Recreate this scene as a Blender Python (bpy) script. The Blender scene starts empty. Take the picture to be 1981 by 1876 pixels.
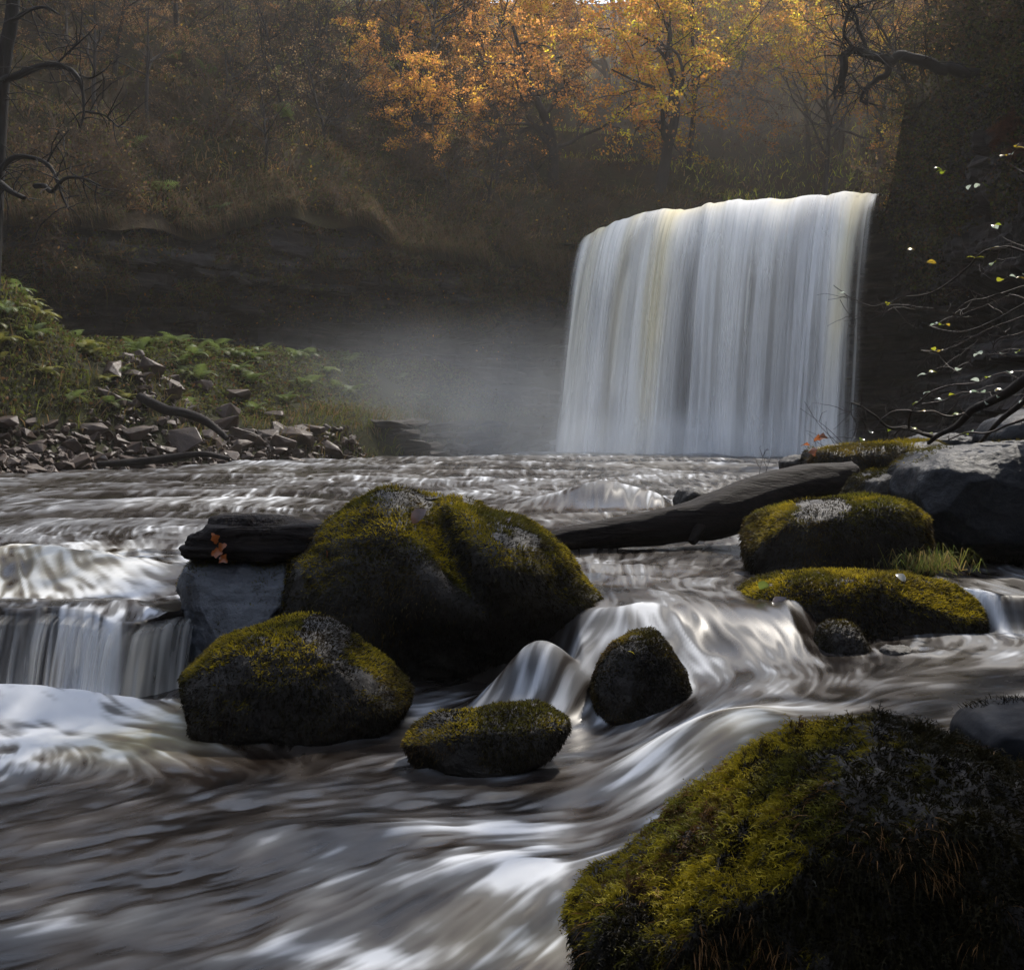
import bpy, math, random
import numpy as np
from mathutils import Vector, Matrix

# ---------------------------------------------------------------- camera, sky, sun, exposure
S = bpy.context.scene
COL = S.collection
F, CX, HY, CAMZ = 2391.0, 990.5, 832.0, 1.35     # focal length and horizon in units of the 1981-wide view
cam_d = bpy.data.cameras.new('camera'); cam = bpy.data.objects.new('camera', cam_d); COL.objects.link(cam)
cam.location = (0, 0, CAMZ); cam.rotation_euler = (math.radians(90), 0, 0)
cam_d.sensor_width = 36; cam_d.lens = 36 * F / 1981; cam_d.shift_y = -106 / 1981
cam_d.clip_start = 0.05; cam_d.clip_end = 2000
S.camera = cam

SUN_EL, SUN_AZ = math.radians(50), math.radians(27)
W = bpy.data.worlds.new('World'); S.world = W; W.use_nodes = True
wn = W.node_tree.nodes; bg = wn['Background']
sky = wn.new('ShaderNodeTexSky'); sky.sky_type = 'NISHITA'; sky.sun_disc = False
sky.sun_elevation = SUN_EL; sky.sun_rotation = SUN_AZ; sky.dust_density = .7; sky.air_density = 1.0; sky.ozone_density = 1.5
hs = wn.new('ShaderNodeHueSaturation'); hs.inputs['Saturation'].default_value = .58; W.node_tree.links.new(sky.outputs[0], hs.inputs['Color']); W.node_tree.links.new(hs.outputs[0], bg.inputs[0]); bg.inputs[1].default_value = 0.15
sd = bpy.data.lights.new('sun', 'SUN'); sd.energy = 2.0; sd.angle = math.radians(0.53); sd.color = (1, .93, .83)
sun = bpy.data.objects.new('sun', sd); COL.objects.link(sun)
SUND = Vector((math.sin(SUN_AZ) * math.cos(SUN_EL), math.cos(SUN_AZ) * math.cos(SUN_EL), math.sin(SUN_EL)))
sun.rotation_euler = SUND.to_track_quat('Z', 'Y').to_euler(); sun.location = (20, 60, 60)
S.view_settings.view_transform = 'Standard'; S.view_settings.look = 'None'
S.view_settings.exposure = 1.5; S.view_settings.gamma = 1; S.view_settings.use_curve_mapping = False
S.cycles.max_bounces = 8; S.cycles.transparent_max_bounces = 16; S.cycles.volume_bounces = 1
S.cycles.diffuse_bounces = 3; S.cycles.glossy_bounces = 2; S.cycles.transmission_bounces = 4
S.cycles.sample_clamp_indirect = 4.0; S.cycles.use_denoising = True
S.cycles.caustics_reflective = False; S.cycles.caustics_refractive = False

# ---------------------------------------------------------------- helpers
def P(u, v, d):
    return np.array([(u - CX) * d / F, d, CAMZ - (v - HY) * d / F])
def G(u, v, z):
    d = (CAMZ - z) * F / (v - HY)
    return np.array([(u - CX) * d / F, d, z])
def sm(a, b, x):
    t = np.clip((np.asarray(x, float) - a) / (b - a), 0, 1); return t * t * (3 - 2 * t)
def _h(ix, iy, iz, seed):
    h = (ix.astype(np.uint32) * np.uint32(374761393) + iy.astype(np.uint32) * np.uint32(668265263)
         + iz.astype(np.uint32) * np.uint32(2147483647) + np.uint32((seed * 144665 + 12345) & 0xffffffff))
    h = (h ^ (h >> np.uint32(13))) * np.uint32(1274126177); h = h ^ (h >> np.uint32(16))
    h = h * np.uint32(2246822519); h = h ^ (h >> np.uint32(15))
    return h.astype(np.float64) / 4294967295.0
def vnoise(x, y, z, seed=0):
    x, y, z = np.broadcast_arrays(np.asarray(x, float), np.asarray(y, float), np.asarray(z, float))
    ix, iy, iz = np.floor(x).astype(np.int64), np.floor(y).astype(np.int64), np.floor(z).astype(np.int64)
    fx, fy, fz = x - ix, y - iy, z - iz
    fx, fy, fz = (f * f * f * (f * (f * 6 - 15) + 10) for f in (fx, fy, fz))
    def c(a, b, d): return _h(ix + a, iy + b, iz + d, seed)
    x00 = c(0,0,0) * (1-fx) + c(1,0,0) * fx; x10 = c(0,1,0) * (1-fx) + c(1,1,0) * fx
    x01 = c(0,0,1) * (1-fx) + c(1,0,1) * fx; x11 = c(0,1,1) * (1-fx) + c(1,1,1) * fx
    return ((x00 * (1-fy) + x10 * fy) * (1-fz) + (x01 * (1-fy) + x11 * fy) * fz) * 2 - 1
def fbm(x, y, z, seed=0, o=4, gain=.5, ridged=False):
    s = 0; a = 1; t = 0
    for k in range(o):
        n = vnoise(np.asarray(x) * 2**k + 7.3 * k, np.asarray(y) * 2**k + 3.1 * k, np.asarray(z) * 2**k, seed + k)
        s = s + a * ((1 - 2 * np.abs(n)) if ridged else n); t += a; a *= gain
    return s / t

def mkmesh(name, V, Fc, smooth=True, attrs=None):
    """V (n,3); Fc (m,3) or (m,4) array, or list of such arrays."""
    me = bpy.data.meshes.new(name)
    Fs = [np.asarray(f, np.int32) for f in (Fc if isinstance(Fc, list) else [Fc]) if len(f)]
    V = np.asarray(V, np.float32)
    me.vertices.add(len(V)); me.vertices.foreach_set('co', V.ravel())
    nl = sum(f.size for f in Fs); npoly = sum(len(f) for f in Fs)
    me.loops.add(nl); me.loops.foreach_set('vertex_index', np.concatenate([f.ravel() for f in Fs]))
    tot = np.concatenate([np.full(len(f), f.shape[1], np.int32) for f in Fs])
    me.polygons.add(npoly)
    me.polygons.foreach_set('loop_start', np.concatenate([[0], np.cumsum(tot)[:-1]]).astype(np.int32))
    me.polygons.foreach_set('use_smooth', np.full(npoly, smooth))
    me.update(calc_edges=True); me.validate()
    for k, a in (attrs or {}).items():
        a = np.asarray(a, np.float32)
        if a.ndim == 1:
            at = me.attributes.new(k, 'FLOAT', 'POINT'); at.data.foreach_set('value', a)
        else:
            if a.shape[1] == 3: a = np.concatenate([a, np.ones((len(a), 1), np.float32)], 1)
            at = me.attributes.new(k, 'FLOAT_COLOR', 'POINT'); at.data.foreach_set('color', a.ravel())
    return me
def link(name, me, mat=None, parent=None, loc=None, rot=None, scale=None):
    o = bpy.data.objects.new(name, me); COL.objects.link(o)
    if mat is not None and me is not None and len(me.materials) == 0: me.materials.append(mat)
    if parent is not None: o.parent = parent
    if loc is not None: o.location = loc
    if rot is not None: o.rotation_euler = rot
    if scale is not None: o.scale = (scale,) * 3 if np.isscalar(scale) else scale
    return o
def tag(o, label=None, cat=None, group=None, kind=None):
    if label: o['label'] = label
    if cat: o['category'] = cat
    if group: o['group'] = group
    if kind: o['kind'] = kind
    return o
def empty(name, loc=(0, 0, 0), rz=0):
    o = bpy.data.objects.new(name, None); COL.objects.link(o); o.location = loc; o.rotation_euler = (0, 0, rz); return o
def gridfaces(nr, nc):
    i = np.arange(nr - 1)[:, None] * nc + np.arange(nc - 1)[None]; i = i.ravel()
    return np.stack([i, i + 1, i + nc + 1, i + nc], 1)
def tubes(paths, k=5):
    """paths: list of (pts (n,3), radii (n)). -> V, F quads"""
    Vs, Fs, off = [], [], 0
    for pts, rad in paths:
        pts = np.asarray(pts, float); rad = np.asarray(rad, float); n = len(pts)
        t = np.gradient(pts, axis=0); t /= np.linalg.norm(t, axis=1)[:, None] + 1e-9
        ref = np.where(np.abs(t[:, 2:3]) > .9, np.array([[1., 0, 0]]), np.array([[0., 0, 1.]]))
        if n > 1: ref = np.repeat(ref[:1], n, 0) if abs(t[0, 2]) < .8 and np.all(np.abs(t[:, 2]) < .97) else np.repeat([[.9, .43, .02]], n, 0)
        a = np.cross(t, ref); a /= np.linalg.norm(a, axis=1)[:, None] + 1e-9; b = np.cross(t, a)
        kk = k if rad.max() > .02 else min(k, 3) if rad.max() < .006 else min(k, 4)
        an = np.arange(kk) / kk * 2 * np.pi
        ring = pts[:, None] + rad[:, None, None] * (np.cos(an)[None, :, None] * a[:, None] + np.sin(an)[None, :, None] * b[:, None])
        Vs.append(ring.reshape(-1, 3))
        i = np.arange(n - 1)[:, None] * kk; j = np.arange(kk)[None]; j2 = (j + 1) % kk
        Fs.append(np.stack([i + j, i + j2, i + kk + j2, i + kk + j], -1).reshape(-1, 4) + off); off += n * kk
    return np.concatenate(Vs), np.concatenate(Fs)
def catmull(pts, n):
    pts = np.asarray(pts, float); m = len(pts)
    t = np.linspace(0, m - 1, n); i = np.clip(t.astype(int), 0, m - 2); f = (t - i)[:, None]
    p0, p1, p2, p3 = pts[np.clip(i - 1, 0, m - 1)], pts[i], pts[i + 1], pts[np.clip(i + 2, 0, m - 1)]
    return .5 * ((2 * p1) + (-p0 + p2) * f + (2 * p0 - 5 * p1 + 4 * p2 - p3) * f**2 + (-p0 + 3 * p1 - 3 * p2 + p3) * f**3)

# ---------------------------------------------------------------- materials
class NB:
    def __init__(s, name):
        s.m = bpy.data.materials.new(name); s.m.use_nodes = True; s.t = s.m.node_tree; s.n = s.t.nodes
        s.out = s.n['Material Output']; s.bsdf = s.n['Principled BSDF']
    def new(s, typ, **kw):
        n = s.n.new(typ)
        for k, v in kw.items():
            if k.startswith('i_'): n.inputs[k[2:].replace('_', ' ')].default_value = v
            else: setattr(n, k, v)
        return n
    def L(s, a, b): s.t.links.new(a, b)
    def noise(s, scale, detail=6, vec=None, rough=.6, dist=0):
        n = s.new('ShaderNodeTexNoise'); n.inputs['Scale'].default_value = scale; n.inputs['Detail'].default_value = detail
        n.inputs['Roughness'].default_value = rough; n.inputs['Distortion'].default_value = dist
        if vec is not None: s.L(vec, n.inputs['Vector'])
        return n.outputs['Fac']
    def ramp(s, fac, stops):
        r = s.new('ShaderNodeValToRGB'); e = r.color_ramp.elements
        while len(e) < len(stops): e.new(.5)
        for el, (p, c) in zip(e, stops):
            el.position = p; el.color = (*c, 1) if not np.isscalar(c) else (c, c, c, 1)
        s.L(fac, r.inputs[0]); return r.outputs[0]
    def attr(s, name):
        a = s.new('ShaderNodeAttribute'); a.attribute_name = name; return a
    def mix(s, fac, a, b):
        m = s.new('ShaderNodeMix'); m.data_type = 'RGBA'
        for sock, v in ((m.inputs[0], fac), (m.inputs[6], a), (m.inputs[7], b)):
            if isinstance(v, (int, float)): sock.default_value = v
            elif isinstance(v, tuple): sock.default_value = (*v, 1)
            else: s.L(v, sock)
        return m.outputs[2]
    def math(s, op, a, b=None):
        m = s.new('ShaderNodeMath'); m.operation = op
        for sock, v in ((m.inputs[0], a), (m.inputs[1], b)):
            if v is None: continue
            if isinstance(v, (int, float)): sock.default_value = v
            else: s.L(v, sock)
        return m.outputs[0]
    def pos(s, scale=None):
        g = s.new('ShaderNodeTexCoord').outputs['Object']
        if scale is None: return g
        mp = s.new('ShaderNodeMapping'); mp.inputs['Scale'].default_value = scale; s.L(g, mp.inputs[0]); return mp.outputs[0]
    def bump(s, h, strength=.4, dist=.02):
        b = s.new('ShaderNodeBump'); b.inputs['Strength'].default_value = strength; b.inputs['Distance'].default_value = dist
        s.L(h, b.inputs['Height']); s.L(b.outputs[0], s.bsdf.inputs['Normal']); return b.outputs[0]

def rock_mat(name, cols, scale=3, rough=(.25, .6), bump=.5, bd=.02, detail_scale=14, spec=.5):
    b = NB(name); b.bsdf.inputs['Specular IOR Level'].default_value = spec; p = b.pos()
    n = b.noise(scale, 8, p, .65)
    c = b.ramp(n, [(.25 + .5 * i / (len(cols) - 1), c) for i, c in enumerate(cols)])
    b.L(c, b.bsdf.inputs['Base Color'])
    n2 = b.noise(detail_scale, 8, p, .7)
    b.L(b.ramp(n2, [(.3, rough[0]), (.7, rough[1])]), b.bsdf.inputs['Roughness'])
    b.bump(b.math('ADD', b.math('MULTIPLY', n, 1.2), b.math('MULTIPLY', n2, .6)), bump, bd)
    return b.m
def leaf_mat(name, trans=.5, rough=.5, colattr='col', spec=.3):
    b = NB(name); a = b.attr(colattr)
    b.L(a.outputs['Color'], b.bsdf.inputs['Base Color']); b.bsdf.inputs['Roughness'].default_value = rough
    b.bsdf.inputs['Specular IOR Level'].default_value = spec
    t = b.new('ShaderNodeBsdfTranslucent'); b.L(a.outputs['Color'], t.inputs[0])
    m = b.new('ShaderNodeMixShader'); m.inputs[0].default_value = trans
    b.L(b.bsdf.outputs[0], m.inputs[1]); b.L(t.outputs[0], m.inputs[2]); b.L(m.outputs[0], b.out.inputs[0])
    return b.m
MAT = {}
MAT['moss_rock'] = rock_mat('moss_rock', [(.006, .005, .004), (.014, .011, .008), (.026, .021, .016), (.05, .046, .042)], 4, (.42, .8), .8, .03, 22, .34)
MAT['slate'] = rock_mat('slate', [(.02, .02, .022), (.062, .067, .077), (.125, .133, .15)], 2.2, (.2, .5), .9, .03, 12)
MAT['slate_dark'] = rock_mat('slate_dark', [(.008, .008, .009), (.022, .023, .026), (.04, .042, .048)], 1.6, (.34, .6), .9, .04, 12, .16)
MAT['black_stone'] = rock_mat('black_stone', [(.004, .004, .0045), (.010, .010, .012), (.018, .019, .022)], 2, (.5, .75), .5, .01, 14, .15)
MAT['rubble'] = rock_mat('rubble', [(.016, .010, .007), (.045, .029, .021), (.10, .070, .050)], 1.2, (.35, .7), .5, .03, 5, .2)
MAT['leaf'] = leaf_mat('leaf', .68, .6, spec=.15)
MAT['frond'] = leaf_mat('frond', .45, .5)
MAT['moss'] = leaf_mat('moss', .40, .6, spec=.14)
MAT['grass'] = leaf_mat('grass', .4, .7, spec=.12)

def bark_mat(name, c0, c1, rough=(.5, .9), bump=.6):
    b = NB(name); p = b.pos((6, 6, 1.2)); n = b.noise(2.5, 8, p, .7)
    b.L(b.ramp(n, [(.3, c0), (.7, c1)]), b.bsdf.inputs['Base Color'])
    b.L(b.ramp(n, [(.3, rough[0]), (.7, rough[1])]), b.bsdf.inputs['Roughness']); b.bump(n, bump, .03); b.bsdf.inputs['Specular IOR Level'].default_value = .25; return b.m
MAT['bark'] = bark_mat('bark', (.012, .009, .007), (.045, .034, .027), (.7, .95))
MAT['twig'] = bark_mat('twig', (.025, .018, .015), (.07, .05, .042), (.55, .8), .2)
MAT['dark_bark'] = bark_mat('dark_bark', (.006, .005, .004), (.016, .012, .010), (.8, .95))
MAT['far_twig'] = bark_mat('far_twig', (.045, .028, .016), (.12, .075, .045), (.8, .95), .2)
MAT['pale_twig'] = bark_mat('pale_twig', (.10, .08, .06), (.22, .18, .14), (.5, .8), .2)

def wetwood():
    b = NB('wet_wood'); p = b.pos((1.2, 9, 9)); n = b.noise(3, 9, p, .7)
    b.L(b.ramp(n, [(.3, (.006, .005, .005)), (.6, (.025, .02, .018)), (.8, (.06, .04, .028))]), b.bsdf.inputs['Base Color'])
    b.L(b.ramp(n, [(.3, .5), (.7, .8)]), b.bsdf.inputs['Roughness']); b.bsdf.inputs['Specular IOR Level'].default_value = .07; b.bump(n, .9, .03); return b.m
MAT['wet_wood'] = wetwood()

def water_mat():
    b = NB('river_water'); f = b.attr('foam').outputs['Fac']; t = b.attr('tint').outputs['Fac']
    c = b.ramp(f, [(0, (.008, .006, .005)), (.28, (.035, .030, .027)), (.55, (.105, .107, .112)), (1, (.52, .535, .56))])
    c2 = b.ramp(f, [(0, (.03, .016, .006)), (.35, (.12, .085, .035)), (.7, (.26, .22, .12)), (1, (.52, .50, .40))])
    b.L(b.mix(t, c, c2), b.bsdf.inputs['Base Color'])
    b.L(b.ramp(f, [(0, .20), (.3, .34), (.6, .8)]), b.bsdf.inputs['Roughness']); b.bsdf.inputs['Specular IOR Level'].default_value = .28
    b.bsdf.inputs['IOR'].default_value = 1.33
    return b.m
MAT['water'] = water_mat()
def fall_mat():
    b = NB('falling_water'); f = b.attr('alpha').outputs['Fac']; w = b.attr('foam').outputs['Fac']; t = b.attr('tint').outputs['Fac']
    c = b.mix(t, b.ramp(w, [(0, (.58, .58, .58)), (1, (.97, .97, .97))]), b.ramp(w, [(0, (.40, .34, .20)), (1, (.95, .86, .62))]))
    d = b.new('ShaderNodeBsdfDiffuse'); tr = b.new('ShaderNodeBsdfTranslucent'); b.L(c, d.inputs[0]); b.L(c, tr.inputs[0])
    m = b.new('ShaderNodeMixShader'); m.inputs[0].default_value = .24; b.L(d.outputs[0], m.inputs[1]); b.L(tr.outputs[0], m.inputs[2])
    x = b.new('ShaderNodeBsdfTransparent'); m2 = b.new('ShaderNodeMixShader'); b.L(f, m2.inputs[0])
    b.L(x.outputs[0], m2.inputs[1]); b.L(m.outputs[0], m2.inputs[2]); b.L(m2.outputs[0], b.out.inputs[0]); return b.m
MAT['fall'] = fall_mat()
def cliff_mat():
    b = NB('cliff_rock'); p = b.pos(); q = b.pos((.5, .5, 5))
    n = b.noise(.6, 8, q, .65); n2 = b.noise(1.4, 8, p, .7); n3 = b.noise(.35, 4, p, .6)
    c = b.ramp(n, [(.3, (.008, .006, .005)), (.5, (.026, .020, .017)), (.7, (.085, .066, .055))])
    g = b.ramp(n2, [(.5, 0), (.66, 1)])
    c = b.mix(b.math('MULTIPLY', g, .7), c, (.012, .013, .005))
    r = b.ramp(n3, [(.55, 0), (.75, 1)])
    c = b.mix(b.math('MULTIPLY', r, .5), c, (.035, .017, .010))
    b.L(c, b.bsdf.inputs['Base Color']); b.bsdf.inputs['Roughness'].default_value = .8; b.bsdf.inputs['Specular IOR Level'].default_value = .3
    b.bump(b.math('ADD', n, n2), .8, .12); return b.m
MAT['cliff'] = cliff_mat()
def soil_mat():
    b = NB('leaf_litter'); p = b.pos(); n = b.noise(.35, 7, p, .65); n2 = b.noise(4, 6, p, .7)
    c = b.ramp(n, [(.3, (.028, .017, .008)), (.48, (.045, .028, .011)), (.6, (.032, .030, .009)), (.75, (.055, .031, .012))])
    c = b.mix(b.math('MULTIPLY', b.ramp(n2, [(.4, 0), (.7, 1)]), .6), c, (.02, .015, .009))
    b.L(c, b.bsdf.inputs['Base Color']); b.bsdf.inputs['Roughness'].default_value = .9; b.bsdf.inputs['Specular IOR Level'].default_value = .1; b.bump(n2, .8, .2); return b.m
MAT['soil'] = soil_mat()
# ---------------------------------------------------------------- the gorge: one curve, cliff below and hillside above
GC = catmull([(-11, -38), (-15, -22), (-16, -4), (-17, 14), (-18.5, 27), (-17, 37.5), (-11.5, 46), (-5, 52.5), (1.2, 57.2), (4.2, 57.6),
              (9.0, 53.6), (14.3, 49.4), (15.4, 46.5), (15.0, 38), (14.0, 26), (13.0, 12), (12.5, 0), (12, -20), (8, -36), (-2, -42), (-11, -38)], 2400)
seg = np.linalg.norm(np.diff(GC, axis=0), axis=1); GS = np.concatenate([[0], np.cumsum(seg)])
GL = GS[-1]
def gat(s):
    s = np.mod(s, GL); return np.stack([np.interp(s, GS, GC[:, 0]), np.interp(s, GS, GC[:, 1])], -1)
def gnorm(s):
    d = gat(s + 1.2) - gat(s - 1.2); d /= np.linalg.norm(d, axis=-1, keepdims=True); return np.stack([-d[..., 1], d[..., 0]], -1)
S_FL = GS[np.argmin(np.hypot(GC[:, 0] - 2.7, GC[:, 1] - 57.6))]      # left and right end of the lip
S_FR = GS[np.argmin(np.hypot(GC[:, 0] - 14.6, GC[:, 1] - 49.0))]
def infall(s): return sm(S_FL - 1.0, S_FL + 1.0, s) * (1 - sm(S_FR - .5, S_FR + 1.2, s))
def cliff_top(s):
    h = 9.6 + 1.1 * vnoise(s * .12, 0, 0, 5) + .5 * vnoise(s * .5, 0, 0, 6)
    right = sm(S_FR, S_FR + 2.5, s)
    h = h * (1 - right) + (13.5 + 1.5 * vnoise(s * .15, 3, 0, 7)) * right
    f = infall(s); return h * (1 - f) + 9.75 * f
def valley(s): return sm(S_FL - 3, S_FL + 7, s) * (1 - sm(S_FR - 2.0, S_FR + 1.5, s))
def hill_z(s, r, fine=True):
    base = cliff_top(s); v = valley(s)
    slope = 13 * (1 - np.exp(-r / 15.)) * 1.15 + .30 * r
    flat = .25 * sm(0, 10, r) + 1.2 * sm(13, 18, r) + .58 * np.maximum(r - 15, 0)
    z = base + slope * (1 - v) + flat * v
    p = gat(s) - gnorm(s) * np.asarray(r)[..., None] * -1
    x, y = p[..., 0], p[..., 1]
    rough = sm(.3, 6, r)
    z = z + rough * (1 - .8 * infall(s) * (1 - sm(12, 20, r))) * (1.0 * fbm(x * .12, y * .12, 0, 9, 3) + .35 * fbm(x * .5, y * .5, 0, 10, 3))
    led = (1 - v) * sm(1, 4, r) * (1 - sm(16, 22, r))                # rock ledges that step the slope
    zz = z / 2.6; z = z + led * (.25 + .5 * sm(-.2, .4, vnoise(s * .2, r * .12, 0, 12))) * ((np.floor(zz) + sm(.55, .8, zz - np.floor(zz))) * 2.6 - z)
    return z
def hill_pt(s, r):
    s = np.asarray(s, float); r = np.asarray(r, float)
    p = gat(s) + gnorm(s) * r[..., None]
    return np.concatenate([p, hill_z(s, r)[..., None]], -1)
def near_s(x, y):
    d = np.hypot(GC[:, 0] - x, GC[:, 1] - y); i = np.argmin(d); return GS[i], d[i]
def hill_at(x, y):
    s, r = near_s(x, y); return float(hill_z(np.array(s), np.array(r)))
# orientation: make the normal point out of the gorge
_t = gat(np.array([S_FL])) + gnorm(np.array([S_FL])) * 2
OUT = 1.0 if np.hypot(_t[0, 0] - 0, _t[0, 1] - 20) > np.hypot(*(gat(np.array([S_FL]))[0] - [0, 20])) else -1.0
_gn = gnorm
def gnorm(s): return _gn(s) * OUT
S_A = GS[np.argmin(np.hypot(GC[:, 0] + 18.5, GC[:, 1] - 27))]
S_B = GS[np.argmin(np.hypot(GC[:, 0] - 13.6, GC[:, 1] - 20))]
ss = np.concatenate([np.arange(0, S_A, .9), np.arange(S_A, S_FL, .10), np.arange(S_FL, S_B, .13), np.arange(S_B, GL, .9), [GL]])

def strata(s, z):
    """how far each bed of the cliff stands out (+) towards the river, by height"""
    out = np.zeros(np.broadcast(s, z).shape)
    edges = [-1, .35, .9, 1.5, 1.9, 2.6, 3.2, 3.6, 4.3, 4.75, 5.4, 5.8, 6.5, 6.95, 7.3, 7.9, 8.3, 8.8, 9.3, 9.7, 10.3, 10.9, 11.6, 12.2, 13, 13.6, 14.4, 15.5]
    rng = np.random.RandomState(4); zz = z + .12 * vnoise(s * .35, 0, 0, 31)
    for i in range(len(edges) - 1):
        a = (rng.rand() - .5) * .7
        blk = np.floor(s / (.7 + rng.rand()) + rng.rand() * 9 + .25 * vnoise(s * 1.5, i, 0, 3))
        j = _h(blk.astype(np.int64), np.full(blk.shape, i), np.zeros(blk.shape, np.int64), 11) - .5
        w = sm(edges[i] - .02, edges[i] + .04, zz) * (1 - sm(edges[i + 1] - .05, edges[i + 1] + .01, zz))
        out = out + w * (a + .42 * j + .45 * vnoise(s * .25, i * 2.3, 0, 17))
    # undercut between z 3.3 and 6
    u = sm(3.0, 3.7, z) * (1 - sm(5.4, 6.1, z + .5 * vnoise(s * .3, 0, 0, 8)))
    out = out - 1.7 * u * (.65 + .35 * vnoise(s * .22, 2, 0, 21))
    return out
nz = 150
tt = np.linspace(0, 1, nz)
Sg, Tg = np.meshgrid(ss, tt, indexing='ij')
topz = cliff_top(Sg); Z = -1.0 + (topz + 1.0) * Tg
edge = sm(0, .06, 1 - Tg)
off = strata(Sg, Z) * edge + .25 * fbm(Sg * .8, Z * 1.6, 0, 40, 4) * edge
off = off + (1 - infall(Sg)) * .9 * (1 - Tg) * sm(0, 4, 3.3 - Z) - infall(Sg) * (1 - sm(.86, .97, Tg)) * 1.3
off = np.where(Tg > .84, np.maximum(off, .02 * (1 - Tg)), off)
pc = gat(Sg) - gnorm(Sg) * off[..., None]
V = np.concatenate([pc, Z[..., None]], -1).reshape(-1, 3)
tag(link('cliff', mkmesh('cliff', V, gridfaces(len(ss), nz), False), MAT['cliff']), kind='structure')

rr = np.concatenate([[-.45, -.2], np.arange(0, 8, .35), np.arange(8, 30, .7), np.arange(30, 84, 2.5)])
sh = np.concatenate([np.arange(0, S_A - 3, 1.5), np.arange(S_A - 3, S_B, .35), np.arange(S_B, GL, 1.5), [GL]])
Sg, Rg = np.meshgrid(sh, rr, indexing='ij')
tag(link('hillside', mkmesh('hillside', hill_pt(Sg, Rg).reshape(-1, 3), gridfaces(len(sh), len(rr))), MAT['soil']), kind='structure')

# ---------------------------------------------------------------- gorge floor and banks
WL = np.array([(-12.5, -10), (-11.5, 5), (-11.2, 18), (-10.9, 25), (-9.2, 31), (-6.6, 37.0), (-3.5, 43), (0, 49), (2.5, 54)])
WR = np.array([(2.3, -10), (1.6, 1.0), (2.6, 4.5), (3.4, 6.5), (3.2, 8.6), (3.3, 9.6), (4.2, 12), (6.2, 17), (8.6, 26), (11.5, 38), (13.4, 48)])
def pdist(x, y, L):
    best = np.full(x.shape, 1e9)
    for a, b in zip(L[:-1], L[1:]):
        ab = b - a; t = np.clip(((x - a[0]) * ab[0] + (y - a[1]) * ab[1]) / (ab @ ab), 0, 1)
        best = np.minimum(best, np.hypot(x - a[0] - t * ab[0], y - a[1] - t * ab[1]))
    return best
def floor_z(x, y):
    x, y = np.asarray(x, float), np.asarray(y, float)
    dl = pdist(x, y, WL) * np.sign(np.interp(y, WL[:, 1], WL[:, 0]) - x)
    dr = pdist(x, y, WR) * np.sign(x - np.interp(y, WR[:, 1], WR[:, 0]))
    near = sm(34, 42, y)
    zl = .05 + (1 - near) * (.35 * sm(-.2, .6, dl) + 1.15 * sm(.2, 3.4, dl) + 2.6 * sm(2.5, 8, dl)) + near * (1.35 * sm(0, .9, dl) + .5 * sm(.6, 2.2, dl) + 2.2 * sm(2.0, 6.0, dl))
    zl = zl + 3.1 * np.exp(-((x + 13.7) / 2.7)**2 - ((y - 32.0) / 2.9)**2) * sm(-.2, 2.6, dl)
    zl = zl + 1.5 * np.exp(-((x + 10.3) / 1.7)**2 - ((y - 34.5) / 2.0)**2)
    zr = .1 + .75 * sm(0, 2.0, dr) + 2.6 * sm(2, 9, dr)
    lower = 1 - sm(5.8, 7.6, y)
    z = np.where(dl > 0, zl, np.where(dr > 0, zr - .35 * lower, -.7 + .0 * x))
    z = np.where((dl <= 0) & (dr <= 0), np.maximum(-.8, np.maximum(.05 + dl * .6, .1 + dr * .8 - .35 * lower)), z)
    return z + sm(.3, 1.5, np.maximum(dl, dr)) * (.22 * fbm(x * .6, y * .6, 0, 51, 4))
xs = np.arange(-24, 18.01, .16); ys = np.concatenate([np.arange(-44, 0, 1.0), np.arange(0, 60.01, .16)])
X, Y = np.meshgrid(xs, ys)
def bank_mat():
    b = NB('bank_soil'); p = b.pos(); n = b.noise(.8, 7, p, .65); n2 = b.noise(5, 6, p, .7)
    c = b.ramp(n, [(.3, (.018, .014, .009)), (.5, (.022, .024, .009)), (.7, (.035, .034, .012))])
    c = b.mix(b.math('MULTIPLY', b.ramp(n2, [(.4, 0), (.7, 1)]), .6), c, (.018, .014, .010))
    b.L(c, b.bsdf.inputs['Base Color']); b.bsdf.inputs['Roughness'].default_value = .9; b.bsdf.inputs['Specular IOR Level'].default_value = .08; b.bump(n2, .8, .1); return b.m
tag(link('ground', mkmesh('ground', np.stack([X, Y, floor_z(X, Y)], -1).reshape(-1, 3), gridfaces(len(ys), len(xs))), bank_mat()), kind='structure')
g = np.array([(-150, -150, -1.05), (150, -150, -1.05), (150, 150, -1.05), (-150, 150, -1.05)], float)
tag(link('terrain', mkmesh('terrain', g, np.array([[0, 1, 2, 3]])), MAT['soil']), kind='structure')

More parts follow.
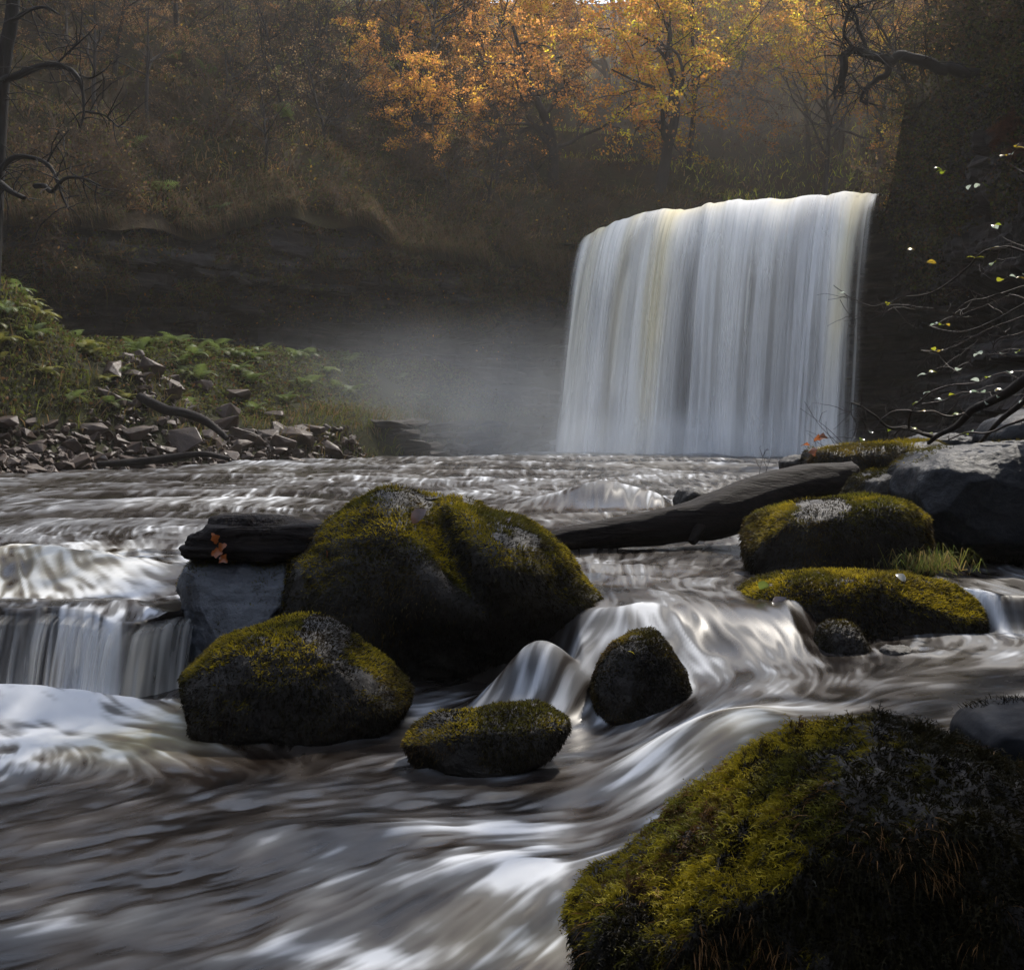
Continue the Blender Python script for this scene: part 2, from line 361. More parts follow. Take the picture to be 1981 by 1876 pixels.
# ---------------------------------------------------------------- river
ZU = .40
LX = np.array([-5, -2.9, -2.3, -2.10, -1.98, -1.88, -1.74, -1.5, .15, .35, .6, .9, 1.5, 1.72, 2.6, 2.72, 5])
LY = np.array([6.55, 6.52, 6.44, 6.36, 6.40, 6.55, 6.85, 7.2, 6.65, 6.28, 6.2, 6.28, 6.45, 6.9, 7.2, 7.0, 7.0])
WX = np.array([-5, -1.9, -1.6, .2, .35, .6, .85, 1.5, 1.8, 2.7, 5])
WY = np.array([.10, .09, .15, .2, .35, .3, .5, .45, .2, .1, .1])
def river_z(x, y):
    zu = ZU - .05 * sm(-2.4, -1.95, x) * sm(7.2, 6.4, y) * sm(-1.45, -1.65, x)
    zl = .21 * sm(.25, 1.0, x - .15 * (y - 4.6)) - .05 * sm(4.6, 3.0, y)
    zl = zl - .05 * sm(5.6, 5.0, y) * 0
    yl = np.interp(x, LX, LY) + sm(-1.75, -1.9, x) * (.05 * vnoise(x * 5, 0, 0, 7) + .03 * vnoise(x * 13, 0, 0, 8)); w = np.interp(x, WX, WY)
    z = zl + (zu - zl) * sm(-1, 1, (y - yl) / w)
    z = z + .15 * np.exp(-((y - 8.25 - .28 * vnoise(x * 1.7, 0, 0, 5) - .1 * vnoise(x * 5, 0, 0, 6) - .1 * (x + 3)) / .38)**2) * np.exp(-((x + 3.3) / 1.0)**2) - .05 * np.exp(-((y - 7.45 - .2 * vnoise(x * 2.1, 0, 0, 9)) / .3)**2) * sm(-1.6, -2.2, x)
    z = z + .08 * np.exp(-((y - 8.7) / .3)**2) * np.exp(-((x + 1.9) / .5)**2)
    z = z + .33 * np.exp(-((x - .13) / .24)**2 - ((y - 5.98) / .22)**2) * (1 - sm(6.4, 6.9, y))
    z = z + .10 * np.exp(-((x - .42) / .2)**2 - ((y - 6.15) / .2)**2)
    z = z + .10 * np.exp(-((x - .75) / .35)**2 - ((y - 4.75) / .3)**2)
    z = z + .07 * np.exp(-((x + .05) / .5)**2 - ((y - 3.7) / .3)**2) + .05 * np.exp(-((x + .55) / .4)**2 - ((y - 4.1) / .2)**2)
    z = z + .12 * np.exp(-((x + 2.4) / .6)**2 - ((y - 5.95) / .22)**2)
    z = z + .30 * np.exp(-((x - 1.15) / .62)**2 - ((y - 15.6) / .7)**2) + .12 * np.exp(-((x - 1.75) / .3)**2 - ((y - 15.2) / .5)**2)
    return z
NR, NC = 700, 840
ya, yb = 2.0, 57.0
yt = np.linspace(0, 1, 6000); yv = ya * (yb / ya)**yt
cum = 420 * (1 / ya - 1 / yv) / (1 / ya - 1 / yb) + 330 * np.log(yv / ya) / np.log(yb / ya); cum /= cum[-1]
yr = np.interp(np.linspace(0, 1, NR), cum, yv)
sx = np.linspace(-1, 1, NC)
hw = np.minimum(.47 * yr + 1.5, 17.5); xc = np.where(yr > 30, (yr - 30) * .05, 0)
XW = xc[:, None] + hw[:, None] * sx[None]; YW = np.repeat(yr[:, None], NC, 1)
ZB = river_z(XW, YW)
# flow field, from control arrows (start point, end point in view units on the water)
FLOW = [(-3.2, 20, .05, -1), (0, 20, .0, -1), (4, 20, -.1, -1), (0, 40, 0, -1), (-3, 12, .1, -1), (1, 12, .05, -1), (-3, 8.6, .5, -1), (-2, 8, .9, -1), (-1.5, 9.5, .7, -1),
        (-2.5, 6.9, .25, -1), (-2, 6.9, .3, -1), (-2.8, 6.3, 0, -1), (-2.1, 6.3, .1, -1), (-2.4, 5.8, .9, -.6), (-1.7, 5.6, 1, -.5), (-1.2, 5.0, .5, -.6), (-2, 5.0, .2, -.5),
        (.8, 8.6, .0, -1), (1.5, 8, -.5, -1), (.7, 7.3, .1, -1), (1.2, 6.4, .1, -1), (.8, 6.2, .3, -1), (1.5, 6.2, -.35, -1), (1.3, 5.5, -.3, -.6), (2, 5.4, -.9, -.25), (2.6, 5.4, -.9, -.2),
        (.35, 6.3, -.6, -1), (.1, 6, -.5, -1), (-.2, 5.7, -.8, -.6), (.4, 5.6, -.5, -.8), (-.6, 5.5, -.9, -.3), (0, 5.2, -.9, -.3), (1.2, 4.9, -.8, -.5), (.8, 4.7, -1, -.55), (.5, 4.4, -1, -.6), (.2, 4.3, -1, -.4),
        (-.3, 4.4, -1, -.35), (-.9, 4.6, -.8, -.35), (-1.6, 4.5, -.7, -.5), (-.3, 3.7, -.8, -.8), (-.8, 3.6, -.9, -.75), (.05, 3.4, -.5, -1), (-1.3, 3.5, -.9, -.6), (0, 2.6, -.5, -1), (-1, 2.6, -.7, -.7), (2.8, 7, 0, -1), (2.9, 6.4, -.5, -1)]
fx = np.zeros_like(XW); fy = np.zeros_like(XW); wt = np.zeros_like(XW) + 1e-9
for (a, b, c, d) in FLOW:
    l = math.hypot(c, d); w = 1 / (((XW - a)**2 + (YW - b)**2) / (1 + (YW / 9)**2) + .02)**2
    fx += w * c / l; fy += w * d / l; wt += w
fx /= wt; fy /= wt
fx += .22 * vnoise(XW * .8, YW * .8, 0, 61) + .1 * vnoise(XW * 2.2, YW * 2.2, 0, 63); fy += .12 * vnoise(XW * .8 + 9, YW * .8, 0, 62)
fl = np.hypot(fx, fy) + 1e-6; fx /= fl; fy /= fl
rowi = np.arange(NR)
def toidx(x, y):
    i = np.interp(y, yr, rowi); h = np.minimum(.47 * y + 1.5, 17.5); c = np.where(y > 30, (y - 30) * .05, 0)
    return np.clip(i, 0, NR - 1.001), np.clip(((x - c) / h + 1) * .5 * (NC - 1), 0, NC - 1.001)
def bil(A, i, j):
    i0 = i.astype(int); j0 = j.astype(int); a = i - i0; b = j - j0
    return A[i0, j0] * (1-a) * (1-b) + A[i0 + 1, j0] * a * (1-b) + A[i0, j0 + 1] * (1-a) * b + A[i0 + 1, j0 + 1] * a * b
rng = np.random.RandomState(3)
wn_ = rng.rand(NR, NC)
wn_ = (wn_ + np.roll(wn_, 1, 0) + np.roll(wn_, 1, 1) + np.roll(wn_, (1, 1), (0, 1))) / 4
fine = (wn_ - .5) * 3.0
sc = 1 / (.045 * YW ** .6)
mid = fbm(XW * sc * .45, YW * sc * .45, 0, 71, 3)
def lic(N0, steps, stepf):
    acc = N0.copy(); n = 1.0
    for sgn in (1, -1):
        x, y = XW.copy(), YW.copy()
        for k in range(steps):
            i, j = toidx(x, y); vx, vy = bil(fx, i, j), bil(fy, i, j); st = stepf(y) * sgn
            x = x + vx * st; y = np.clip(y + vy * st, ya, yb)
            i, j = toidx(x, y); w = 1 - (k / steps)**2; acc = acc + w * bil(N0, i, j); n += w
    return acc / n
Lf = lic(fine, 9, lambda y: .012 + .0030 * y); Lm = lic(mid, 14, lambda y: .020 + .0035 * y)
L1 = .38 * Lf / Lf.std() + .8 * Lm / Lm.std()
big = fbm(XW * 1.6, YW * 1.6, 0, 75, 4)
L2 = lic(big, 10, lambda y: .05 + .004 * y)
L1 = lic(L1, 4, lambda y: .0035 + .0010 * y)
L3 = lic(fbm(XW * 5, YW * 5, 0, 77, 4, .6), 8, lambda y: .014 + .002 * y)
L3 = (L3 - L3.mean()) / L3.std()
L4 = lic(fbm(XW * 13 / (1 + .05 * YW), YW * 13 / (1 + .05 * YW), 0, 79, 4, .65, True), 6, lambda y: .006 + .0012 * y); L4 = (L4 - L4.mean()) / L4.std()
L5 = lic(np.maximum(fine, 0)**2, 10, lambda y: .010 + .003 * y); L5 = lic(L5, 3, lambda y: .0035 + .001 * y); L5 = (L5 - L5.mean()) / L5.std()
L1 = (L1 - L1.mean()) / L1.std(); L2 = (L2 - L2.mean()) / L2.std()
L1 *= .8
# rapids
far = sm(9.0, 14, YW)
amp = far * (.055 + .0022 * YW) * (1 - .65 * sm(-.5, 2, XW - .12 * YW) * (1 - sm(14, 22, YW)))
wave = fbm(XW * .42 + .18 * YW + .5 * vnoise(XW * .25, YW * .3, 0, 82), YW * .60 + .9 * vnoise(XW * .28, YW * .22, 0, 84), 0, 81, 4, .5, ridged=True)
wave = .6 * wave + .4 * fbm(XW * .3, YW * .5, 2, 83, 3)
ZW = ZB + amp * 1.15 * wave + .0012 * L1 * (.6 + .12 * np.minimum(YW, 12)) + .0045 * L2 * (.3 + .7 * sm(3, 6, YW)) + .0026 * L3 * (1 - .6 * far)
chop = sm(6.2, 5.2, YW) * sm(.6, -.2, XW) * sm(3.0, 4.0, YW)
ZW += chop * (.006 * fbm(XW * 2.6, YW * 3.8, 0, 87, 4, .6) + .0016 * L4) + .0007 * L4 * (1 - far)
rough_mid = sm(6.6, 8.5, YW) * (1 - far) * sm(1.2, -.3, XW - .1 * YW)
ZW += rough_mid * .05 * fbm(XW * 1.1, YW * 1.6, 0, 85, 4, .5, True)
# foam, a property of the water: how much air is beaten into it
patch = fbm(XW * .7, YW * .9, 0, 78, 3)
foam = .205 + .14 * patch * (1 - far) + .05 * L1 + .045 * L2 + .06 * L3 * (1 - .5 * far) + (.09 * L4 + .065 * L5) * (.6 + .5 * sm(-.3, .5, patch)) + .05 * np.maximum(L4 - 1, 0) * (1 - far) + far * (-.01 + .62 * np.clip(wave, -.2, 1) + .0 * L4)
foam += rough_mid * (.10 + .10 * L2)
FO = [  # u, v, ru, rv, z, amount
    (90, 1085, 220, 38, .45, .42), (40, 1060, 120, 25, .5, .15), (330, 1100, 120, 40, .42, .2), (180, 1135, 200, 10, .40, .3),
    (40, 1385, 180, 75, .05, .48), (150, 1420, 170, 50, .0, .36), (200, 1335, 150, 28, .05, .5), (300, 1315, 70, 30, .0, .35), (370, 1290, 60, 20, 0, .3), (80, 1475, 170, 30, .0, .3),
    (860, 1372, 100, 26, 0, .40), (1060, 1400, 70, 28, 0, .42), (1010, 1365, 120, 30, 0, .2), (1180, 1398, 50, 16, 0, .3),
    (1400, 1400, 140, 26, .15, .35), (1560, 1360, 120, 40, .18, .16), (1330, 1470, 150, 50, .1, .26), (1460, 1430, 120, 30, .18, .22), (1270, 1540, 90, 60, .08, .18),
    (980, 1640, 200, 60, 0, .34), (1060, 1610, 90, 25, 0, .18), (1100, 1690, 130, 60, 0, .26), (800, 1585, 200, 35, 0, .22), (520, 1632, 60, 14, 0, .28), (620, 1690, 200, 40, -.03, .2),
    (130, 1790, 130, 40, -.04, .26), (60, 1740, 120, 50, -.03, .16), (650, 1860, 300, 34, -.05, .34), (800, 1720, 260, 50, -.03, .14), (1050, 1770, 100, 70, -.04, .25), (240, 1525, 40, 10, 0, .3),
    (345, 1222, 70, 34, .28, .42), (1040, 1295, 100, 55, .15, .20), (1020, 1255, 70, 16, .32, .12), (1150, 1230, 60, 40, .3, .1), (1350, 1215, 170, 30, .36, .18), (1450, 1300, 110, 60, .2, .12), (1290, 1190, 90, 18, .4, .18), (1560, 1195, 60, 20, .38, .22),
    (1200, 968, 150, 9, .42, .5), (1240, 945, 45, 16, .55, .4), (1400, 945, 80, 9, .42, .4), (540, 965, 130, 12, .45, .3), (420, 955, 120, 8, .45, .3), (1930, 1230, 50, 40, .2, .3), (1950, 1300, 80, 30, .15, .15), (1400, 1055, 60, 10, .4, .2), (1446, 1050, 14, 14, .4, .4),
]
for (u, v, ru, rv, z, a) in FO:
    c = G(u, v, z); rx = ru * c[1] / F; ry = rv * c[1]**2 / (F * (CAMZ - z))
    foam += a * np.exp(-((XW - c[0]) / rx)**2 - ((YW - c[1]) / ry)**2) * (1 + .15 * L1 + .2 * L2 + .25 * L3 + .22 * L4 + .12 * L5)
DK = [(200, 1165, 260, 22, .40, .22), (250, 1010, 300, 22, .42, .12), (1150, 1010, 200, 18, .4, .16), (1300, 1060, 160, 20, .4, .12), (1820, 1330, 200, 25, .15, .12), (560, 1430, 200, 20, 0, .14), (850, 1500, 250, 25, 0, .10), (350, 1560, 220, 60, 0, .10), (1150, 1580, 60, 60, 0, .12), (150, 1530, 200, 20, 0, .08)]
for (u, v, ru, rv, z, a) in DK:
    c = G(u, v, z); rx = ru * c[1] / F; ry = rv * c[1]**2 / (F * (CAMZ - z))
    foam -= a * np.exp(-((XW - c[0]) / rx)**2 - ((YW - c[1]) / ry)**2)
for (a, b, rx, ry) in [(-.15, 6.95, 1.0, .62), (-1.0, 5.75, .53, .43), (-.1, 5.0, .33, .19), (.61, 5.85, .22, .2), (1.73, 6.45, .15, .16), (1.96, 7.15, .70, .32), (1.35, 3.0, .86, .5), (2.15, 8.3, .60, .5), (-1.72, 7.0, .42, .32), (2.1, 6.35, .1, .1)]:
    rho = np.hypot((XW - a) / rx, (YW - b) / ry); m_ = min(rx, ry); ring = np.exp(-((rho - 1.06) * m_ / .045)**2)           # froth where the water meets the stones
    foam += ring * np.clip(.14 + .12 * vnoise(XW * 7, YW * 7, 0, 95) + .07 * L4, 0, .4); ZW += .012 * np.exp(-((rho - 1.0) * m_ / .05)**2) * (.6 + vnoise(XW * 6, YW * 6, 0, 96))
tint = .03 + .08 * sm(-.3, .8, vnoise(XW * .5, YW * .3, 0, 91))
for (u, v, ru, rv, z, a) in [(60, 1090, 150, 45, .45, .45), (280, 1440, 160, 40, 0, .8), (200, 1110, 120, 30, .42, .25), (1470, 1480, 150, 60, .1, .45), (1000, 1800, 200, 60, 0, .3), (350, 1380, 60, 40, 0, .5)]:
    c = G(u, v, z); rx = ru * c[1] / F; ry = rv * c[1]**2 / (F * (CAMZ - z))
    tint += a * np.exp(-((XW - c[0]) / rx)**2 - ((YW - c[1]) / ry)**2)
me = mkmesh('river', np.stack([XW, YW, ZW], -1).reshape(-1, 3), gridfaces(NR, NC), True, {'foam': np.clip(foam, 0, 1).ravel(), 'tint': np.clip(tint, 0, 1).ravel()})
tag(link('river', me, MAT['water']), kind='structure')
g = np.array([(-14, -40, -.12), (14, -40, -.12), (14, 2.1, -.12), (-14, 2.1, -.12)], float)
tag(link('river', mkmesh('river_behind', g, np.array([[0, 1, 2, 3]]), True, {'foam': np.full(4, .2), 'tint': np.full(4, .2)}), MAT['water']), kind='structure')
# upper river above the lip
ss2 = np.linspace(S_FL - .5, S_FR + .3, 70); r2 = np.linspace(-.2, 13, 40); A, B = np.meshgrid(ss2, r2, indexing='ij')
q = gat(A) + gnorm(A) * B[..., None]
q = np.concatenate([q, (10.05 + .1 * sm(0, 2, B) + .05 * vnoise(q[..., 0], q[..., 1], 0, 3))[..., None]], -1)
tag(link('river', mkmesh('upper_river', q.reshape(-1, 3), gridfaces(70, 40), True, {'foam': np.full(2800, .45), 'tint': np.full(2800, .3)}), MAT['water']), kind='structure')

# ---------------------------------------------------------------- waterfall
def sheet(seed, n=760, m=150, ahead=0.0, dens=.5, name='curtain', parent=None, u0=0., u1=1., vis=1.0):
    s = np.linspace(u0, u1, n); t = np.linspace(0, 1, m); Sg, Tg = np.meshgrid(s, t, indexing='ij')
    ut = np.interp(s, [0, .06, .14, .22, .3, .42, .55, .68, .8, .9, 1], [1138, 1168, 1212, 1252, 1290, 1352, 1420, 1500, 1580, 1638, 1702])
    vt = np.interp(s, [0, .05, .14, .22, .3, .42, .55, .68, .8, .89, .95, 1], [458, 442, 424, 411, 409, 400, 393, 386, 380, 373, 377, 375])
    vt = vt + 4.5 * vnoise(s * 14, 0, 0, 4) + 3 * vnoise(s * 37, 0, 0, 6)
    ub = np.interp(s, [0, .06, .14, .22, .3, .42, .55, .68, .8, .9, 1], [1066, 1092, 1132, 1175, 1225, 1292, 1370, 1452, 1532, 1590, 1652])
    dt = np.interp(s, [0, 1], [57.0, 48.6]) - ahead; db = np.interp(s, [0, 1], [50.6, 42.2]) - ahead * 2.2
    top = np.stack([(ut - CX) * dt / F, dt, CAMZ - (vt - HY) * dt / F], -1)
    bot = np.stack([(ub - CX) * db / F, db, np.full(n, .15)], -1)
    n1 = fbm(Sg * 16, Tg * .5, 0, seed, 3); n2 = fbm(Sg * 60 + .6 * n1, Tg * .8, 1, seed + 7, 3); n3 = fbm(Sg * 190, Tg * 1.4, 2, seed + 13, 2)
    n4 = vnoise(Sg * 46 + 1.5 * n1, Tg * 4.5, 3, seed + 17)
    roll = .045                                                        # the lip is rounded: first the water runs level, then it drops
    f = np.clip((Tg - roll) / (1 - roll), 0, 1)
    jit = .06 * vnoise(Sg * 22, 0, 0, seed + 3)
    hor = np.where(Tg < roll, 0, np.sqrt(f)) * (1 + .10 * n1) + 0 * jit
    back = np.where(Tg < roll, (roll - Tg) / roll, 0)
    drop = np.clip(f + 0 * n1, 0, 1)
    q = top[:, None] * 1.0 + 0 * Sg[..., None]
    q = np.repeat(top[:, None], m, 1)
    q[..., :2] += (bot - top)[:, None, :2] * hor[..., None]
    q[..., 2] += (bot - top)[:, None, 2] * drop + .12 * back - .1 * sm(.0, roll, Tg) * 0
    nrm = np.array([.66, .75]) ; q[..., 0] += back * 1.2 * .66; q[..., 1] += back * 1.2 * .75
    bulge = (.30 * n1 + .14 * n2 + .05 * n3) * sm(0, .2, Tg)
    q[..., 0] -= bulge * .5; q[..., 1] -= bulge * .85
    # body of water: thick near the lip, breaking into strands further down
    nb = fbm(Sg * 7.5 + .25 * n4, Tg * .35, 5, seed + 31, 2)
    A = dens + .55 * (1 - sm(.05, .45, Tg)) + .80 * nb * sm(.02, .3, Tg) + .45 * n1 + .20 * n2 + .05 * n3 + .12 * n4 * sm(.1, .5, Tg) + .34 * sm(.74, 1.0, Tg)
    cols = np.zeros_like(s)
    for (c, w, a) in [(.335, .05, .5), (.03, .03, .12), (.12, .05, .20), (.20, .03, -.28), (.47, .03, -.12), (.58, .05, .12), (.70, .05, -.22), (.80, .05, .2), (.90, .04, .32), (.965, .02, -.5)]:
        cols += a * np.exp(-((s - c) / w)**2)
    A = A + cols[:, None] * sm(.03, .3, Tg)
    A = A * sm(-.005, .05, Sg + .02 * n2) * (1 - sm(.955, 1.0, Sg + .02 * n2) * sm(.05, .14, Tg) * .92)
    fo = .66 + .70 * nb + .18 * n2 + .05 * n3 + .34 * n1 + .32 * (1 - sm(0, .45, Tg)) + .2 * sm(.8, 1, Tg) + .5 * cols[:, None]  # whiter towards the lip, the sunlit top painted in
    ti = .22 + .25 * nb + .85 * np.exp(-((Sg - .335) / .04)**2) + .4 * np.exp(-((Sg - .20) / .02)**2) + .6 * np.exp(-((Sg - .955 + .06 * Tg) / .025)**2) * (1 - sm(.5, .9, Tg)) + .35 * np.exp(-((Sg - .06) / .05)**2) + .5 * (1 - sm(.03, .13, Tg)) * sm(0, .5, vnoise(Sg * 14, 0, 0, 44))  # cream bands, and a warm sun tint painted along the lip
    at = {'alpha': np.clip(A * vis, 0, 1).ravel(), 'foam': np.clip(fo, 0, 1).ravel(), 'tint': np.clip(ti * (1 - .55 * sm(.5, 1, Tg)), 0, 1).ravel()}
    return link(name, mkmesh(name, q.reshape(-1, 3), gridfaces(n, m), True, at), MAT['fall'], parent)
wf = empty('waterfall', (8, 50, .3)); tag(wf, 'broad white waterfall pouring over the cliff lip in long silky strands', 'waterfall')
def adopt(o, p):
    o.parent = p; o.matrix_parent_inverse = Matrix.Translation(-Vector(p.location)); return o
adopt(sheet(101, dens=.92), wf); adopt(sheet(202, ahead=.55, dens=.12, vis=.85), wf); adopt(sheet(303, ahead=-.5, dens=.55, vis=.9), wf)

def splash(u, d, w, h, seed):
    n = 60; a = np.linspace(-1, 1, n); b = np.linspace(0, 1, 24); A_, B_ = np.meshgrid(a, b, indexing='ij'); c = P(u, HY, d)
    e = fbm(A_ * 2.5, B_ * 2, 0, seed, 4); hh = h * (1 - A_**2)**1.2 * (.75 + .5 * vnoise(A_ * 3, 0, 0, seed))
    ang = B_ * math.pi
    q = np.stack([c[0] + A_ * w, d - np.cos(ang) * w * .35 * (1 - .5 * A_**2), .15 + np.sin(ang) * hh * (1 + .3 * e)], -1)
    al = np.clip((1 - A_**2) * (.55 + .7 * e) * (1.1 - np.sin(ang) * .7), 0, .9)
    return link('splash', mkmesh('splash', q.reshape(-1, 3), gridfaces(n, 24), True, {'alpha': al.ravel(), 'foam': np.full(al.size, 1.), 'tint': np.full(al.size, .15)}), MAT['fall'])
for i, (u, d, w, h) in enumerate([(1240, 47.0, 1.1, .95), (1150, 49, 1.3, .5), (1360, 45.6, 1.5, .5), (1480, 44, 1.4, .45), (1580, 42.6, 1.2, .4)]): adopt(splash(u, d, w, h, 600 + i), wf)

# small cascade at the left: a curtain falling from the ledge into the pool
def cascade():
    n, m = 420, 70; s = np.linspace(0, 1, n); t = np.linspace(0, 1, m); Sg, Tg = np.meshgrid(s, t, indexing='ij')
    x = np.interp(s, [0, .55, .8, .9, 1], [-3.6, -2.45, -2.08, -1.92, -1.74]); y = np.interp(x, LX, LY) + .05 * vnoise(x * 5, 0, 0, 7) + .03 * vnoise(x * 13, 0, 0, 8) + .03
    n1 = fbm(Sg * 14, Tg * .4, 0, 301, 3); n2 = fbm(Sg * 60, Tg * .7, 0, 302, 3); n3 = fbm(Sg * 150, Tg, 0, 303, 2)
    f = Tg; hor = .30 * np.sqrt(f) * (1 + .25 * n1)
    q = np.stack([x[:, None] + .02 * n1 * f + 0 * Tg, y[:, None] - hor + .16 * (1 - sm(0, .15, Tg)), (.395 - .05 * sm(-2.4, -1.95, x))[:, None] - np.maximum((.395 - .05 * sm(-2.4, -1.95, x))[:, None] + .06, .1) * f**1.15 + .004 * n2], -1)
    q[..., 1] -= (.05 * n1 + .02 * n2) * sm(0, .3, Tg)
    A = .50 + .45 * n1 + .55 * n2 + .25 * n3 - .25 * sm(.12, .3, Tg) * 0 + .15 * sm(.7, 1, Tg)
    A = A * sm(.02, .22, Tg) * (1 - .5 * sm(.8, 1, Tg) * 0) * (1 - .75 * np.exp(-((Sg - .86) / .035)**2))
    fo = .32 + .35 * n2 + .3 * n3 + .2 * n1
    at = {'alpha': np.clip(A * .85, 0, .95).ravel(), 'foam': np.clip(fo, 0, 1).ravel(), 'tint': np.clip(.25 + .3 * n1, 0, 1).ravel()}
    o = link('cascade', mkmesh('cascade', q.reshape(-1, 3), gridfaces(n, m), True, at), MAT['fall'])
    tag(o, 'small curtain of water falling off the ledge at the left beside the slate boulder', 'cascade')
cascade()
# ---------------------------------------------------------------- boulders
def ico(sub):
    me = bpy.data.meshes.get('ico%d' % sub)
    import bmesh
    bm = bmesh.new(); bmesh.ops.create_icosphere(bm, subdivisions=sub, radius=1)
    V = np.array([v.co[:] for v in bm.verts]); Fc = np.array([[v.index for v in f.verts] for f in bm.faces]); bm.free(); return V, Fc
ICO = {k: ico(k) for k in (2, 3, 5, 6, 7)}
def vnormals(V, Fc):
    n = np.cross(V[Fc[:, 1]] - V[Fc[:, 0]], V[Fc[:, 2]] - V[Fc[:, 0]]); o = np.zeros_like(V)
    for k in range(Fc.shape[1]): np.add.at(o, Fc[:, k], n)
    return o / (np.linalg.norm(o, axis=1)[:, None] + 1e-12)
def outline_rock(poly, d, depth, sub=6, box=.75, seed=0, rough=.03, facets=0, lean=0., shape=None, scl=3.0, strat=0., facet_amt=.12):
    """A solid rock: front outline 'poly' (view units at distance d), real thickness 'depth' to each side of d."""
    pw = np.array([P(u, v, d) for u, v in poly])[:, [0, 2]]
    pp = np.concatenate([pw, pw[:1]]); den = np.concatenate([np.linspace(a, b, 60, endpoint=False) for a, b in zip(pp[:-1], pp[1:])])
    c = np.array([(pw[:, 0].min() + pw[:, 0].max()) / 2, (pw[:, 1].min() * .5 + pw[:, 1].max() * .5)])
    th = np.arctan2(den[:, 1] - c[1], den[:, 0] - c[0]); R = np.hypot(den[:, 0] - c[0], den[:, 1] - c[1])
    tb = np.linspace(-np.pi, np.pi, 181); acc = np.zeros(180); cnt = np.zeros(180)
    k = np.clip(((th + np.pi) / (2 * np.pi) * 180).astype(int), 0, 179); np.add.at(acc, k, R); np.add.at(cnt, k, 1)
    good = cnt > 0; tc = (tb[:-1] + tb[1:]) / 2; Rc = np.interp(tc, tc[good], acc[good] / cnt[good], period=2 * np.pi)
    Rc = (np.roll(Rc, 1) + 2 * Rc + np.roll(Rc, -1)) / 4
    D, Fc = ICO[sub]
    t = np.arctan2(D[:, 2], D[:, 0]); s = np.hypot(D[:, 0], D[:, 2]); Rt = np.interp(t, tc, Rc, period=2 * np.pi)
    s2 = s**box
    yy = np.sign(D[:, 1]) * np.abs(D[:, 1])**box
    X, Z = Rt * s2 * np.cos(t), Rt * s2 * np.sin(t)
    H = pw[:, 1].max() - pw[:, 1].min(); zt = (Z + c[1] - pw[:, 1].min()) / H
    Y = yy * depth + lean * (zt - .5)
    V = np.stack([X + c[0], Y + d, Z + c[1]], -1)
    if shape is not None: V = shape(V, zt)
    rng = np.random.RandomState(seed); cen = V.mean(0); sc = np.array([np.ptp(pw[:, 0]) / 2, depth, H / 2])
    for i in range(facets):
        n = rng.normal(size=3); n[1] = -abs(n[1]) if rng.rand() < .7 else n[1]; n /= np.linalg.norm(n)
        q = ((V - cen) / sc) @ n; lim = q.max() * (1 - facet_amt * (.4 + rng.rand())); ex = np.maximum(q - lim, 0)
        V = V - .92 * ex[:, None] * n * sc
    N = vnormals(V, Fc)
    sz = sc.min() * 2
    e = fbm(V[:, 0] * scl / sz, V[:, 1] * scl / sz, V[:, 2] * scl / sz, seed, 5, .52)
    e2 = fbm(V[:, 0] * scl * 3 / sz, V[:, 1] * scl * 3 / sz, V[:, 2] * scl * 3 / sz, seed + 9, 4, .55, True)
    V = V + N * (rough * (e * 1.0 + .28 * e2))[:, None]
    if strat: V = V + N * (strat * fbm(V[:, 0] * .8, V[:, 1] * .8, V[:, 2] * 26, seed + 3, 3))[:, None]
    return V, Fc
MOSSC = {'gold': (.40, .31, .02), 'green': (.17, .165, .018), 'olive': (.085, .068, .012), 'brown': (.075, .045, .018), 'dark': (.012, .010, .007), 'rust': (.12, .055, .02)}
